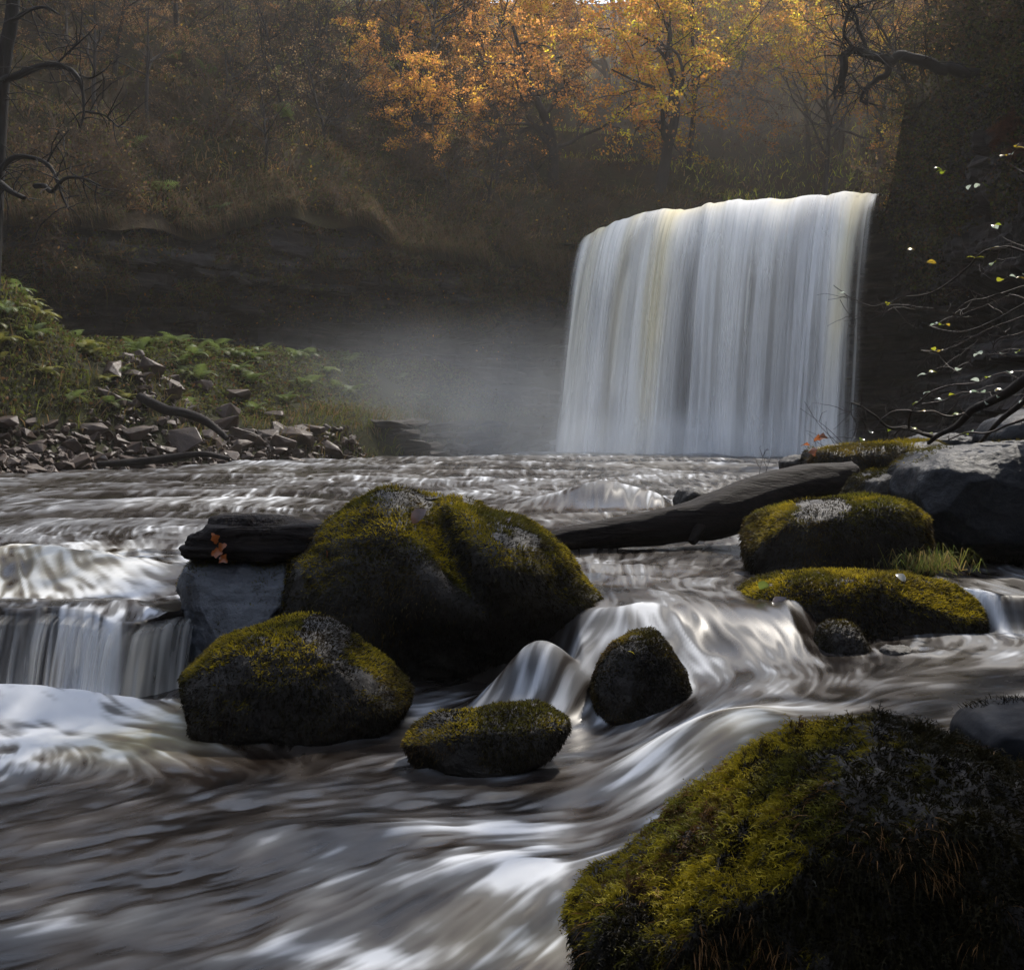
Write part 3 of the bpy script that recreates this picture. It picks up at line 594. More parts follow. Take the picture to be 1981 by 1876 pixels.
def moss_geo(V, Fc, n, ln, wd, cover, colour, seed, droop=.5, segs=3, feather=False):
    """n little shoots rooted on the rock; cover(P,N) -> keep probability, colour(P,N,rnd) -> rgb"""
    rng = np.random.RandomState(seed)
    a, b, c = V[Fc[:, 0]], V[Fc[:, 1]], V[Fc[:, 2]]
    ar = np.linalg.norm(np.cross(b - a, c - a), axis=1)
    vis = (a[:, 2] > -.15); ar = ar * vis
    f = rng.choice(len(Fc), int(n * 2.2), p=ar / ar.sum()); u, v = rng.rand(len(f)), rng.rand(len(f)); fl = u + v > 1; u[fl], v[fl] = 1 - u[fl], 1 - v[fl]
    p = a[f] + (b[f] - a[f]) * u[:, None] + (c[f] - a[f]) * v[:, None]
    nn = np.cross(b - a, c - a)[f]; nn /= np.linalg.norm(nn, axis=1)[:, None] + 1e-12
    keep = rng.rand(len(f)) < cover(p, nn)
    p, nn = p[keep][:n], nn[keep][:n]; m = len(p)
    if m == 0: return None
    col = colour(p, nn, rng) * rng.uniform(.6, 1.4, (m, 1))
    L = ln * rng.uniform(.5, 1.5, m); w = wd * rng.uniform(.6, 1.3, m)
    down = np.array([0, 0, -1.]) - nn * (nn @ np.array([0, 0, -1.]))[:, None]; down /= np.linalg.norm(down, axis=1)[:, None] + .15
    rnd = rng.normal(size=(m, 3)); rnd /= np.linalg.norm(rnd, axis=1)[:, None]
    steep = (1 - np.abs(nn[:, 2]))[:, None]
    d0 = nn * .8 + rnd * .6 + .2 * down * droop
    d1 = nn * .25 + rnd * .45 + down * droop * (1 + 1.2 * steep)
    d0 /= np.linalg.norm(d0, axis=1)[:, None]; d1 /= np.linalg.norm(d1, axis=1)[:, None]
    side = np.cross(d0 + d1, rnd + .3); side /= np.linalg.norm(side, axis=1)[:, None] + 1e-9
    k = segs + 1; Vs = np.zeros((m, k * 2 - 1, 3)); cs = np.repeat(col[:, None], k * 2 - 1, 1)
    q = p - nn * ln * .12
    for i in range(segs):
        t = i / segs; wv = (w * (1 - .45 * t))[:, None] * side * .5
        Vs[:, 2 * i] = q - wv; Vs[:, 2 * i + 1] = q + wv
        cs[:, 2 * i:2 * i + 2] *= .75 + .35 * t
        q = q + ((1 - t) * d0 + t * d1) * (L / segs)[:, None]
    Vs[:, -1] = q; cs[:, -1] *= 1.15
    base = np.arange(m)[:, None] * (k * 2 - 1)
    quads = np.concatenate([base + np.array([[2 * i, 2 * i + 1, 2 * i + 3, 2 * i + 2]]) for i in range(segs - 1)]) if segs > 1 else np.zeros((0, 4), int)
    tris = base + np.array([[2 * segs - 2, 2 * segs - 1, 2 * segs]])
    VV, CC, FF = Vs.reshape(-1, 3), cs.reshape(-1, 3), [quads, tris]
    if feather:                                                       # side leaflets along each shoot
        lf = []; lc = []
        for i in range(1, segs + 1):
            for sg in (-1, 1):
                j = i - .4; t = j / segs
                o = p - nn * ln * .12 + ((1 - t * .5) * d0 + t * .5 * d1) * (L * t)[:, None]
                dirv = side * sg * .8 + ((1 - t) * d0 + t * d1) * .7; l2 = (L * .26 * (1.1 - .6 * t))[:, None]
                wv = ((1 - t) * d0 + t * d1) * l2 * .32
                lf.append(np.stack([o - wv * .4, o + wv, o + dirv * l2], 1)); lc.append(np.repeat((col * 1.05)[:, None], 3, 1))
        lf = np.concatenate(lf).reshape(-1, 3); lc = np.concatenate(lc).reshape(-1, 3)
        o = len(VV); VV = np.concatenate([VV, lf]); CC = np.concatenate([CC, lc])
        FF = [FF[0], np.concatenate([FF[1], o + np.arange(len(lf)).reshape(-1, 3)])]
    return mkmesh('moss', VV, FF, False, {'col': np.clip(CC, 0, 1)})
def cmix(weights, names):
    C = np.array([MOSSC[k] for k in names]); W_ = np.stack(weights, 1); W_ = np.maximum(W_, 1e-6); W_ /= W_.sum(1, keepdims=True); return W_ @ C
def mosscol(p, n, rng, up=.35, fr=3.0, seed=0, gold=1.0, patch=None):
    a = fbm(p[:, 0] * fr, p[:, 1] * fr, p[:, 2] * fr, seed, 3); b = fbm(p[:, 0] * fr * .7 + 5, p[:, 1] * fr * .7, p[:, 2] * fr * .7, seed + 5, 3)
    top = sm(up - .3, up + .5, n[:, 2] + .35 * a)  # moss tops painted lit gold, steep sides painted dark as in shade
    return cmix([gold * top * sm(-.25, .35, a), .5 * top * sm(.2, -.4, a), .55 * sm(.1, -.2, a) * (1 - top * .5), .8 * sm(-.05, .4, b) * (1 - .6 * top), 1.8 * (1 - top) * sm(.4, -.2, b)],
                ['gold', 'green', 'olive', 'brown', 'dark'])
def stdcover(lo=-.5, hi=.2, fr=2.5, thr=-.25, seed=0, bare=None):
    def f(p, n):
        k = sm(lo, hi, n[:, 2]) * sm(thr - .12, thr + .12, fbm(p[:, 0] * fr, p[:, 1] * fr, p[:, 2] * fr, seed, 4))
        if bare is not None: k = k * (1 - sm(.3, .55, bare(p, n) * (1 + 1.1 * fbm(p[:, 0] * 9, p[:, 1] * 9, p[:, 2] * 9, 77, 3))))
        return k * sm(-.02, .06, p[:, 2])
    return f
def boulder(name, label, geo, mat, moss=None, cat='boulder', group=None):
    V, Fc = geo
    base = V.mean(0); base[2] = V[:, 2].min() + .05
    o = link('rock_body', mkmesh('rock_body', V - base, Fc, True), mat)
    e = empty(name, base); tag(e, label, cat, group); o.parent = e
    for m in (moss or []):
        me = moss_geo(V - 0, Fc, **m)
        if me is not None:
            k = link('moss', me, MAT['moss'], e, loc=-Vector(base)); k['kind'] = 'stuff'
    return e, V, Fc

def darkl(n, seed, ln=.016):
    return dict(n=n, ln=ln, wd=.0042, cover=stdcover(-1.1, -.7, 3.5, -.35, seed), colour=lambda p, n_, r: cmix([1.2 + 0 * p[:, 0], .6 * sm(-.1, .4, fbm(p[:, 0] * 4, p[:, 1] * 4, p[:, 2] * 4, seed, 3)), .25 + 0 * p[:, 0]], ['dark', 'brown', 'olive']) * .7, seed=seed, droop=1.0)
# the big one in mid-stream
BIG = [(502.055, 1200), (522.6700000000001, 1158), (561.73, 1092), (618.15, 1030), (672.4, 982), (726.65, 955), (791.75, 946), (846.0, 948), (894.825, 970), (943.65, 990), (992.475, 997), (1046.725, 1028), (1090.125, 1064), (1122.675, 1108), (1162.82, 1150), (1186.69, 1198), (1171.5, 1245), (1100.975, 1300), (1019.6, 1345), (900.25, 1400), (726.65, 1400), (618.15, 1330), (542.2, 1260)]
def bigshape(V, zt):
    x, z = V[:, 0], V[:, 2]
    # groove between the two lobes running down to the left, and a shoulder lobe at right
    g = np.exp(-((x + .33 + .55 * (z - .75)) / .10)**2) * sm(.3, .7, z); V[:, 1] += .26 * g * (V[:, 1] < 7.2); V[:, 2] -= .07 * g
    l = np.exp(-((x + .12) / .30)**2 - ((z - .66) / .22)**2); V[:, 1] -= .21 * l * (V[:, 1] < 7.0)
    V[:, 1] += .30 * (1 - sm(0., .5, z)) * (V[:, 1] < 7.0) * sm(-1.1, -.5, x)            # undercut towards the water
    return V
boulder('mossy_boulder', 'largest boulder in midstream, domed, with moss over its top and a bare black front',
        outline_rock(BIG, 6.95, .62, 7, .68, 11, .05, 3, .30, bigshape), MAT['moss_rock'],
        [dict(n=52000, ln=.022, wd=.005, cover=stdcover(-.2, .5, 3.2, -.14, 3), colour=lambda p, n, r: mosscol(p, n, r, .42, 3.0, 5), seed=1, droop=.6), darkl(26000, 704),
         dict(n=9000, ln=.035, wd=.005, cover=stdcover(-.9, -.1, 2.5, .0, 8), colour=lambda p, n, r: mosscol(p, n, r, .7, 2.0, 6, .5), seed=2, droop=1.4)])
# low rounded boulder in front of it
FRONT = [(343, 1350), (352, 1318), (378, 1285), (425, 1245), (480, 1222), (530, 1204), (585, 1199), (625, 1206), (660, 1228), (700, 1262), (742, 1288), (775, 1322), (800, 1352), (770, 1400), (690, 1440), (560, 1450), (430, 1440), (360, 1400)]
boulder('mossy_boulder', 'low rounded mossy boulder with a bare pale wet patch on its crown',
        outline_rock(FRONT, 5.75, .46, 7, .72, 21, .03, 2, .12), MAT['moss_rock'],
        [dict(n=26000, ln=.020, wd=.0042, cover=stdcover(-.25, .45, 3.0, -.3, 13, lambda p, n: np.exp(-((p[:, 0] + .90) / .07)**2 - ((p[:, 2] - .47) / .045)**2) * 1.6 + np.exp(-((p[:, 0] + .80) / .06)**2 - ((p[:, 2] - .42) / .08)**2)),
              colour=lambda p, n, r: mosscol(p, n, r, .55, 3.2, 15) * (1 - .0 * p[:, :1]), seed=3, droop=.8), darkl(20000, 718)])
# upright slate behind it, with broken wood on top
SLATE = [(345, 1130), (348, 1098), (362, 1078), (420, 1072), (480, 1068), (520, 1075), (560, 1075), (610, 1072), (628, 1090), (620, 1150), (570, 1200), (520, 1240), (460, 1300), (395, 1300), (372, 1225), (362, 1150)]
boulder('slate_boulder', 'upright blue-grey slate boulder with thin moss patches under the broken wood',
        outline_rock(SLATE, 7.0, .34, 7, .5, 31, .03, 9, .34, None, 2.6, .012, .16), MAT['slate'],
        [dict(n=9000, ln=.016, wd=.004, cover=stdcover(-1, -.9, 4.5, .06, 33), colour=lambda p, n, r: mosscol(p, n, r, .3, 3.0, 35, .4), seed=5, droop=.7)])
# small dark rock in the front pool
SMALL = [(784, 1440), (792, 1412), (830, 1395), (880, 1388), (935, 1384), (985, 1374), (1030, 1372), (1070, 1378), (1098, 1392), (1098, 1415), (1075, 1450), (1020, 1480), (940, 1510), (850, 1500), (800, 1470)]
boulder('low_rock', 'long low dark rock in the front pool with moss on its left end',
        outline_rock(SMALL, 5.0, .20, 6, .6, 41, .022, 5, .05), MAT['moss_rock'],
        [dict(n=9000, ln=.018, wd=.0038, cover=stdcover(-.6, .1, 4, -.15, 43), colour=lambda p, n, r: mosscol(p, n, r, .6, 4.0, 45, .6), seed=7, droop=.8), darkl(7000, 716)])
# pointed rock splitting the chute
POINT = [(1146, 1330), (1160, 1290), (1190, 1250), (1222, 1222), (1246, 1216), (1275, 1226), (1300, 1258), (1322, 1300), (1335, 1345), (1325, 1400), (1270, 1440), (1190, 1435), (1150, 1390)]
boulder('pointed_rock', 'dark pointed rock splitting the chute beside the largest boulder',
        outline_rock(POINT, 5.85, .22, 6, .7, 51, .02, 4, .12), MAT['moss_rock'],
        [dict(n=12000, ln=.017, wd=.0038, cover=stdcover(-.8, .0, 4, -.3, 53), colour=lambda p, n, r: mosscol(p, n, r, .85, 4.0, 55, .5), seed=9, droop=.9), darkl(9000, 776)])
KNOB = [(1578, 1250), (1590, 1215), (1615, 1202), (1645, 1205), (1668, 1225), (1682, 1255), (1680, 1285), (1650, 1320), (1610, 1325), (1582, 1295)]
boulder('knob_rock', 'small dark round rock at the right edge of the chute',
        outline_rock(KNOB, 6.45, .17, 6, .7, 61, .014, 3, .06), MAT['moss_rock'],
        [dict(n=5000, ln=.014, wd=.0036, cover=stdcover(-.8, .0, 4, -.2, 63), colour=lambda p, n, r: mosscol(p, n, r, .9, 4.0, 65, .3), seed=11, droop=.9), darkl(4000, 723)])
LONG = [(1425, 1152), (1470, 1132), (1520, 1114), (1590, 1110), (1680, 1112), (1760, 1116), (1820, 1130), (1860, 1142), (1890, 1165), (1899, 1205), (1885, 1250), (1800, 1290), (1680, 1290), (1580, 1260), (1500, 1190)]
boulder('long_mossy_rock', 'long flat-topped rock edged with golden moss at the right of the chute',
        outline_rock(LONG, 7.15, .33, 7, .55, 71, .025, 3, .10), MAT['moss_rock'],
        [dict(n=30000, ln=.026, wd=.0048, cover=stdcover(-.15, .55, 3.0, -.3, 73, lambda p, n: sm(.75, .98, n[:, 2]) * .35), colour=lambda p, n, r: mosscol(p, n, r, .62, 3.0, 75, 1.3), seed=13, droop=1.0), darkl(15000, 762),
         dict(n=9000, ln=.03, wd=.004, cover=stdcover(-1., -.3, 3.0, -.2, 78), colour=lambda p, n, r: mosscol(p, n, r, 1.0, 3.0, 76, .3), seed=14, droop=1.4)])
RIGHTM = [(1446, 1040), (1456, 1010), (1500, 990), (1545, 978), (1580, 970), (1640, 968), (1690, 962), (1740, 975), (1775, 1000), (1782, 1050), (1770, 1120), (1700, 1150), (1560, 1150), (1462, 1135), (1448, 1090)]
boulder('mossy_boulder', 'blocky mossy boulder with a pale bare top below the fallen log',
        outline_rock(RIGHTM, 8.3, .5, 6, .5, 81, .03, 4, .10), MAT['moss_rock'],
        [dict(n=26000, ln=.032, wd=.0055, cover=stdcover(-.2, .5, 2.5, -.3, 83, lambda p, n: np.exp(-((p[:, 0] - 2.05) / .16)**2) * sm(.5, .85, n[:, 2])), colour=lambda p, n, r: mosscol(p, n, r, .4, 2.5, 85, 1.0), seed=15, droop=1.1), darkl(14000, 732),
         dict(n=9000, ln=.035, wd=.005, cover=stdcover(-1., -.3, 2.5, -.2, 88), colour=lambda p, n, r: mosscol(p, n, r, 1.0, 3.0, 86, .3), seed=16, droop=1.5)])
SLAB = [(1745, 960), (1765, 905), (1830, 872), (1900, 850), (2000, 842), (2120, 850), (2200, 900), (2230, 1000), (2180, 1100), (2050, 1170), (1900, 1165), (1830, 1100), (1800, 1060), (1770, 1010)]
def slabshape(V, zt):
    lo = 1 - sm(.35, .75, V[:, 2] + .06 * (V[:, 0] - 3)); V[:, 1] += .8 * lo * (V[:, 1] < 9.0); return V
boulder('slate_boulder', 'huge dark slate boulder at the right edge, its underside in black shade',
        outline_rock(SLAB, 8.9, .75, 7, .45, 91, .06, 8, .65, slabshape, 2.2, 0, .14), MAT['slate_dark'],
        [dict(n=16000, ln=.03, wd=.005, cover=stdcover(-1, -.8, 2.0, .05, 93), colour=lambda p, n, r: mosscol(p, n, r, .6, 2.5, 95, .4), seed=17, droop=1.0)])
FLAT = [(1560, 895), (1570, 870), (1640, 862), (1720, 858), (1790, 852), (1826, 868), (1835, 905), (1815, 960), (1700, 985), (1600, 960), (1562, 925)]
boulder('flat_mossy_rock', 'flat dark mossy rock lying beyond the fallen log below the twigs',
        outline_rock(FLAT, 11.2, .55, 6, .5, 97, .03, 4), MAT['moss_rock'],
        [dict(n=16000, ln=.035, wd=.006, cover=stdcover(-.9, .0, 2.5, -.2, 98), colour=lambda p, n, r: mosscol(p, n, r, .8, 2.5, 99, .5), seed=19, droop=1.0)])
boulder('low_rock', 'low dark rock at the waterline left of the flat mossy rock',
        outline_rock([(1510, 893), (1530, 882), (1565, 878), (1600, 885), (1610, 910), (1560, 925), (1512, 910)], 12.5, .3, 5, .6, 101, .02, 3), MAT['moss_rock'])
boulder('low_rock', 'small dark rock by the midstream ripple left of the log',
        outline_rock([(1304, 968), (1312, 950), (1335, 942), (1365, 948), (1380, 965), (1375, 1000), (1310, 1000)], 12.0, .25, 5, .6, 103, .02, 4), MAT['moss_rock'])
boulder('low_rock', 'dark mossy rock wedged between the log end and the huge slate boulder',
        outline_rock([(1640, 960), (1660, 925), (1700, 905), (1740, 915), (1765, 950), (1770, 1010), (1700, 1040), (1645, 1010)], 9.6, .35, 6, .6, 105, .03, 5), MAT['moss_rock'],
        [dict(n=9000, ln=.025, wd=.005, cover=stdcover(-.9, .0, 3, -.1, 106), colour=lambda p, n, r: mosscol(p, n, r, .7, 3, 107, .5), seed=21, droop=1.0)])
boulder('slate_boulder', 'grey sloping rock at the right edge behind the huge slate boulder',
        outline_rock([(1900, 850), (1920, 815), (1975, 795), (2080, 785), (2150, 830), (2150, 900), (1950, 900)], 11.5, .5, 5, .5, 111, .03, 6), MAT['slate_dark'])
boulder('low_rock', 'pale wet rock under the bare branches behind the flat mossy rock',
        outline_rock([(1740, 862), (1775, 842), (1830, 838), (1880, 850), (1900, 880), (1820, 905), (1750, 890)], 12.3, .4, 5, .5, 113, .03, 6), MAT['slate_dark'])
# stones awash
boulder('submerged_stone', 'small wet stone barely breaking the water below the long rock',
        outline_rock([(1700, 1258), (1720, 1250), (1760, 1252), (1778, 1262), (1775, 1285), (1705, 1285)], 6.35, .1, 5, .6, 117, .01, 3), MAT['moss_rock'])
# near boulder, bottom right
NEAR = [(1132, 1810), (1138, 1750), (1170, 1738), (1230, 1688), (1300, 1638), (1380, 1583), (1460, 1528), (1540, 1486), (1620, 1458), (1700, 1446), (1750, 1444), (1830, 1450), (1910, 1488), (2000, 1528), (2130, 1648), (2230, 1770), (2260, 1960), (2160, 2130), (1810, 2190), (1490, 2170), (1240, 2070), (1160, 1910)]
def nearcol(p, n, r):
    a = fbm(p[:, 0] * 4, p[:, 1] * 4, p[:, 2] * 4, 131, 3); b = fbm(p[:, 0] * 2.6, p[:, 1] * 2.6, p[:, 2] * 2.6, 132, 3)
    e = sm(.70, .95, n @ np.array([-.66, .12, .74]) + .16 * a) * sm(1.15, .75, p[:, 0] + .15 * a)  # gold on the light-facing left edge, darker elsewhere: sunlight painted into the moss
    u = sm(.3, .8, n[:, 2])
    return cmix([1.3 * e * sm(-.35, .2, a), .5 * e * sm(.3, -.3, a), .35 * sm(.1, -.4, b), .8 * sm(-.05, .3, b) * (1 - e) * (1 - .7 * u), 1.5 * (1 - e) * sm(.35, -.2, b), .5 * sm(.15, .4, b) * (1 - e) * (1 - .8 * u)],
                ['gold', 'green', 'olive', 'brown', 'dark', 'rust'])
boulder('mossy_boulder', 'nearest boulder at the lower right, thickly furred with brown moss, its lit left edge painted yellow',
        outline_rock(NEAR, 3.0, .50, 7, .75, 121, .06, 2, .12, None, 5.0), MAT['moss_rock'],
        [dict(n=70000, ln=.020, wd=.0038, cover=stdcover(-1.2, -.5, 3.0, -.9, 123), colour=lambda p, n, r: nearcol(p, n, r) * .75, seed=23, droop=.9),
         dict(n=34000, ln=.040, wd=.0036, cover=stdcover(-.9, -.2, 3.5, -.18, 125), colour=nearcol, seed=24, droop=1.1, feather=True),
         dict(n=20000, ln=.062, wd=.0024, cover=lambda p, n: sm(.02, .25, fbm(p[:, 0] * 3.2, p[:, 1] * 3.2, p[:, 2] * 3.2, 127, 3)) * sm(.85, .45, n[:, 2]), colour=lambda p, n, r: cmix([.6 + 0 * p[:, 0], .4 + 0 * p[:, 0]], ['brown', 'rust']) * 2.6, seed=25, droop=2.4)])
DARKN = [(1865, 1420), (1890, 1388), (1940, 1372), (2010, 1368), (2120, 1390), (2200, 1450), (2200, 1600), (2050, 1700), (1930, 1560), (1880, 1470)]
boulder('dark_stone', 'smooth dark bare stone at the right edge above the nearest boulder',
        outline_rock(DARKN, 3.35, .28, 6, .6, 135, .012, 3), MAT['black_stone'],
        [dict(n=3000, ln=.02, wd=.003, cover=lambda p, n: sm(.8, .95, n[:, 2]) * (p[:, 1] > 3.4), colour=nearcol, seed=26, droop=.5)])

# ---------------------------------------------------------------- fallen log and broken wood
def wood_tube(pts, rad, n, k, seed, rough, ridge=.012):
    c = catmull(pts, n); r = np.interp(np.linspace(0, 1, n), np.linspace(0, 1, len(rad)), rad)
    V, Fc = tubes([(c, r)], k)
    V = V.reshape(n, k, 3); ang = np.arange(k) / k * 6.283
    s_ = np.linspace(0, 1, n)
    L = np.linalg.norm(np.diff(c, axis=0), axis=1).sum()
    e = ridge * fbm(np.cos(ang)[None] * 4 + 0 * s_[:, None], np.sin(ang)[None] * 4, s_[:, None] * L * 1.2, seed, 4, .6, True) + rough * fbm(np.cos(ang)[None] * 1.2, np.sin(ang)[None] * 1.2, s_[:, None] * L * 2, seed + 4, 3)
    out = V - c[:, None]; out /= np.linalg.norm(out, axis=2, keepdims=True) + 1e-9; V = V + out * e[..., None]
    V = V.reshape(-1, 3)
    caps = np.stack([V[:k].mean(0), V[-k:].mean(0)]); i = np.arange(k); o = len(V)
    V = np.concatenate([V, caps]); T = np.concatenate([np.stack([np.full(k, o), (i + 1) % k, i], 1), np.stack([np.full(k, o + 1), (n - 1) * k + i, (n - 1) * k + (i + 1) % k], 1)])
    return V, [Fc, T]
lp = [P(1030, 1062, 9.7), P(1080, 1048, 9.75), P(1200, 1028, 9.85), P(1300, 1015, 9.9), P(1380, 1000, 10.0), P(1470, 968, 10.2), P(1560, 942, 10.4), P(1650, 934, 10.5)]
V, Fc = wood_tube(lp, [.06, .085, .12, .14, .19, .20, .19, .17], 120, 40, 141, .025)
lg = empty('fallen_log', lp[3]); tag(lg, 'long dark wet log lying across the rocks, its tip in the water', 'log')
adopt(link('log_trunk', mkmesh('log_trunk', V, Fc), MAT['wet_wood']), lg)
V, Fc = wood_tube([P(1355, 1000, 9.95), P(1350, 1025, 9.8), P(1338, 1050, 9.75)], [.06, .05, .03], 20, 12, 142, .02)
adopt(link('branch_stub', mkmesh('branch_stub', V, Fc), MAT['wet_wood']), lg)
BW = [(360, 1062), (372, 1035), (402, 1022), (410, 1003), (470, 1001), (540, 1004), (610, 1012), (665, 1025), (680, 1045), (640, 1062), (580, 1070), (540, 1085), (500, 1078), (440, 1074), (370, 1080)]
V, Fc = outline_rock(BW, 7.05, .26, 7, .42, 151, .012, 3, .05, None, 4, .035)
V[:, 2] += .012 * fbm(V[:, 0] * 1.5, V[:, 1] * 3, V[:, 2] * 60, 152, 3)
bw = empty('broken_wood', V.mean(0)); tag(bw, 'black splintered chunk of driftwood resting on the upright slate boulder', 'driftwood')
adopt(link('wood_block', mkmesh('wood_block', V, Fc), MAT['wet_wood']), bw)
V, Fc = outline_rock([(560, 1012), (600, 1008), (660, 1024), (690, 1045), (660, 1075), (600, 1070), (575, 1040)], 7.25, .12, 6, .5, 153, .012, 3, 0, None, 4, .03)
adopt(link('wood_splinter', mkmesh('wood_splinter', V, Fc), MAT['wet_wood']), bw)
dp = [P(188, 897, 27.0), P(250, 895, 27.2), P(330, 886, 27.4), P(390, 878, 27.5), P(445, 888, 27.6)]
V, Fc = wood_tube(dp, [.05, .085, .09, .07, .04], 50, 12, 161, .02); dl = empty('driftwood_log', dp[2]); tag(dl, 'long thin driftwood log lying along the foot of the rubble', 'log')
adopt(link('log_trunk', mkmesh('log_trunk', V, Fc), MAT['wet_wood']), dl)
dp = [P(268, 766, 31.0), P(320, 792, 30.6), P(352, 797, 30.3), P(400, 815, 30.0), P(440, 850, 29.6)]
V, Fc = wood_tube(dp, [.09, .13, .11, .11, .05], 50, 12, 163, .03); dl = empty('driftwood_log', dp[2]); tag(dl, 'bent dark driftwood log sloping down through the top of the rubble', 'log')
adopt(link('log_trunk', mkmesh('log_trunk', V, Fc), MAT['wet_wood']), dl)

# ---------------------------------------------------------------- rubble on the left bank
import bmesh
def chunk(seed):
    r = random.Random(seed); bm = bmesh.new()
    for i in range(16):
        v = Vector((r.uniform(-1, 1), r.uniform(-1, 1), r.uniform(-1, 1)))
        v = v / max(abs(v.x), abs(v.y), abs(v.z)) * r.uniform(.75, 1)
        bm.verts.new((v.x, v.y * r.uniform(.6, .9), v.z * r.uniform(.45, .75)))
    bmesh.ops.convex_hull(bm, input=bm.verts)
    bmesh.ops.delete(bm, geom=[v for v in bm.verts if not v.link_faces], context='VERTS')
    bmesh.ops.bevel(bm, geom=list(bm.edges), offset=.035, segments=1, affect='EDGES', profile=.5)
    bmesh.ops.triangulate(bm, faces=bm.faces)
    me = bpy.data.meshes.new('rubble_stone'); bm.to_mesh(me); bm.free(); me.materials.append(MAT['rubble']); return me
CH = [chunk(500 + i) for i in range(14)]
def bank_hit(u, v):
    for d in np.arange(22, 48, .1):
        p = P(u, v, d)
        if float(floor_z(p[0], p[1])) > p[2]: return p
    return P(u, v, 30)
RG = 'broken rocks on the left bank'
specials = [  # u, v(base), d, half width in view units, label
    (545, 868, 31.5, 34, 'large pale wet block at the right end of the rubble by the water', (.0, .35, .3)), (500, 890, 31.0, 22, 'square blue-grey block at the water at the right of the rubble', (0, 0, .1)),
    (335, 742, 34, 22, 'pale split stone near the top of the rubble', (.2, .3, .3)), (440, 806, 33, 34, 'grey pitched slab in the upper rubble above the bent driftwood', (.1, .25, .6)), (460, 775, 35, 34, 'brown rounded block between the rubble top and the grass', (0, .1, .2)),
    (390, 755, 34.5, 26, 'dark upright block at the top of the rubble', (0, 0, 1)), (528, 812, 34, 30, 'dark cube of rock standing at the edge of the grass', (0, 0, .5)), (480, 862, 30.5, 34, 'broad tan block in the middle of the lower rubble', (.1, .1, .2)),
    (135, 872, 27.5, 32, 'pale brown block in the left rubble below the green mound', (.1, .2, .3)), (110, 855, 28, 24, 'square dark block with a lit top in the left rubble', (0, 0, .4)), (365, 862, 29.5, 32, 'tan flat block above the thin driftwood', (.1, .1, .9)),
    (20, 905, 26, 30, 'flat dark stone at the lower left corner of the bank', (0, .1, .2)), (330, 850, 30, 20, 'tall narrow stone beside the bent driftwood foot', (0, .3, .6)), (180, 845, 29, 36, 'broad dark stone under the grassy mound edge', (0, .1, .1)),
    (255, 875, 27.4, 30, 'long grey stone behind the thin driftwood', (0, .1, .5)), (520, 850, 32, 26, 'leaning slab beside the large pale block', (.3, .3, .7))]
for i, (u, v, d, h, lb, rt) in enumerate(specials):
    p = bank_hit(u, v); s_ = .82 * h * p[1] / F; o = link('rubble_stone', CH[i % 14], None, None, (p[0], p[1], p[2] + .35 * s_), (rt[0], rt[1], rt[2] + i), (s_, s_, s_ * .95)); tag(o, lb, 'rock', RG)
rng = np.random.RandomState(8)
CHC = [np.array([v.co[:] for v in m.vertices]) for m in CH]; CHF = [np.array([list(p.vertices) for p in m.polygons]) for m in CH]
cnt = 0; tries = 0; small = []
def rotm(rx, ry, rz): return np.array(Matrix.Rotation(rz, 3, 'Z') @ Matrix.Rotation(ry, 3, 'Y') @ Matrix.Rotation(rx, 3, 'X'))
taken = []
while tries < 16000:
    tries += 1
    y = rng.uniform(22, 41); w = np.interp(y, WL[:, 1], WL[:, 0]); k = rng.rand()**1.1 * np.interp(y, [22, 30, 32, 34.5, 37, 41], [2.2, 2.6, 4.2, 5.0, 2.4, 1.2]); x = w - k + .35
    z = float(floor_z(x, y)); u = CX + F * x / y
    if u < -60 or (x < -10.8 and z > 1.45): continue
    s_ = rng.uniform(.16, .48) * (1.15 if k < 1 else .95) * (.6 if rng.rand() < .45 else 1.1)
    if any((x - a)**2 + (y - b)**2 < (.62 * (s_ + c))**2 for a, b, c in taken):
        s_ = rng.uniform(.05, .13)
        if len(small) < 1500: small.append((CHC[rng.randint(14)], rng.randint(14), s_, (x, y, z + .1 * s_ + rng.rand() * .12), rotm(*rng.uniform(-1, 1, 2), rng.rand() * 6)))
        continue
    if cnt >= 284: continue
    taken.append((x, y, s_))
    o = link('rubble_stone', CH[rng.randint(14)], None, None, (x, y, z + .18 * s_ + .02), tuple(rng.uniform(-.45, .45, 2)) + (rng.uniform(0, 6.28),), (s_ * rng.uniform(.9, 1.4), s_, s_ * rng.uniform(.65, 1.05)))
    tag(o, '%s loose rock %s in the %s rubble of the left bank' % ('small' if s_ < .22 else 'middle-sized' if s_ < .36 else 'big', "at the water's edge" if k < .9 else 'halfway up' if k < 2.2 else 'high up', 'left-hand' if u < 200 else 'middle' if u < 400 else 'right-hand'), 'rock', RG); cnt += 1
Vs, Fs, off = [], [], 0
for _, k, s_, p, R in small:
    v = CHC[k] @ R.T * s_ + np.array(p); Vs.append(v); Fs.append(CHF[k] + off); off += len(v)
tag(link('gravel', mkmesh('gravel', np.concatenate(Vs), np.concatenate(Fs), False), MAT['rubble']), 'small broken stones filling the gaps of the left bank rubble', kind='stuff')
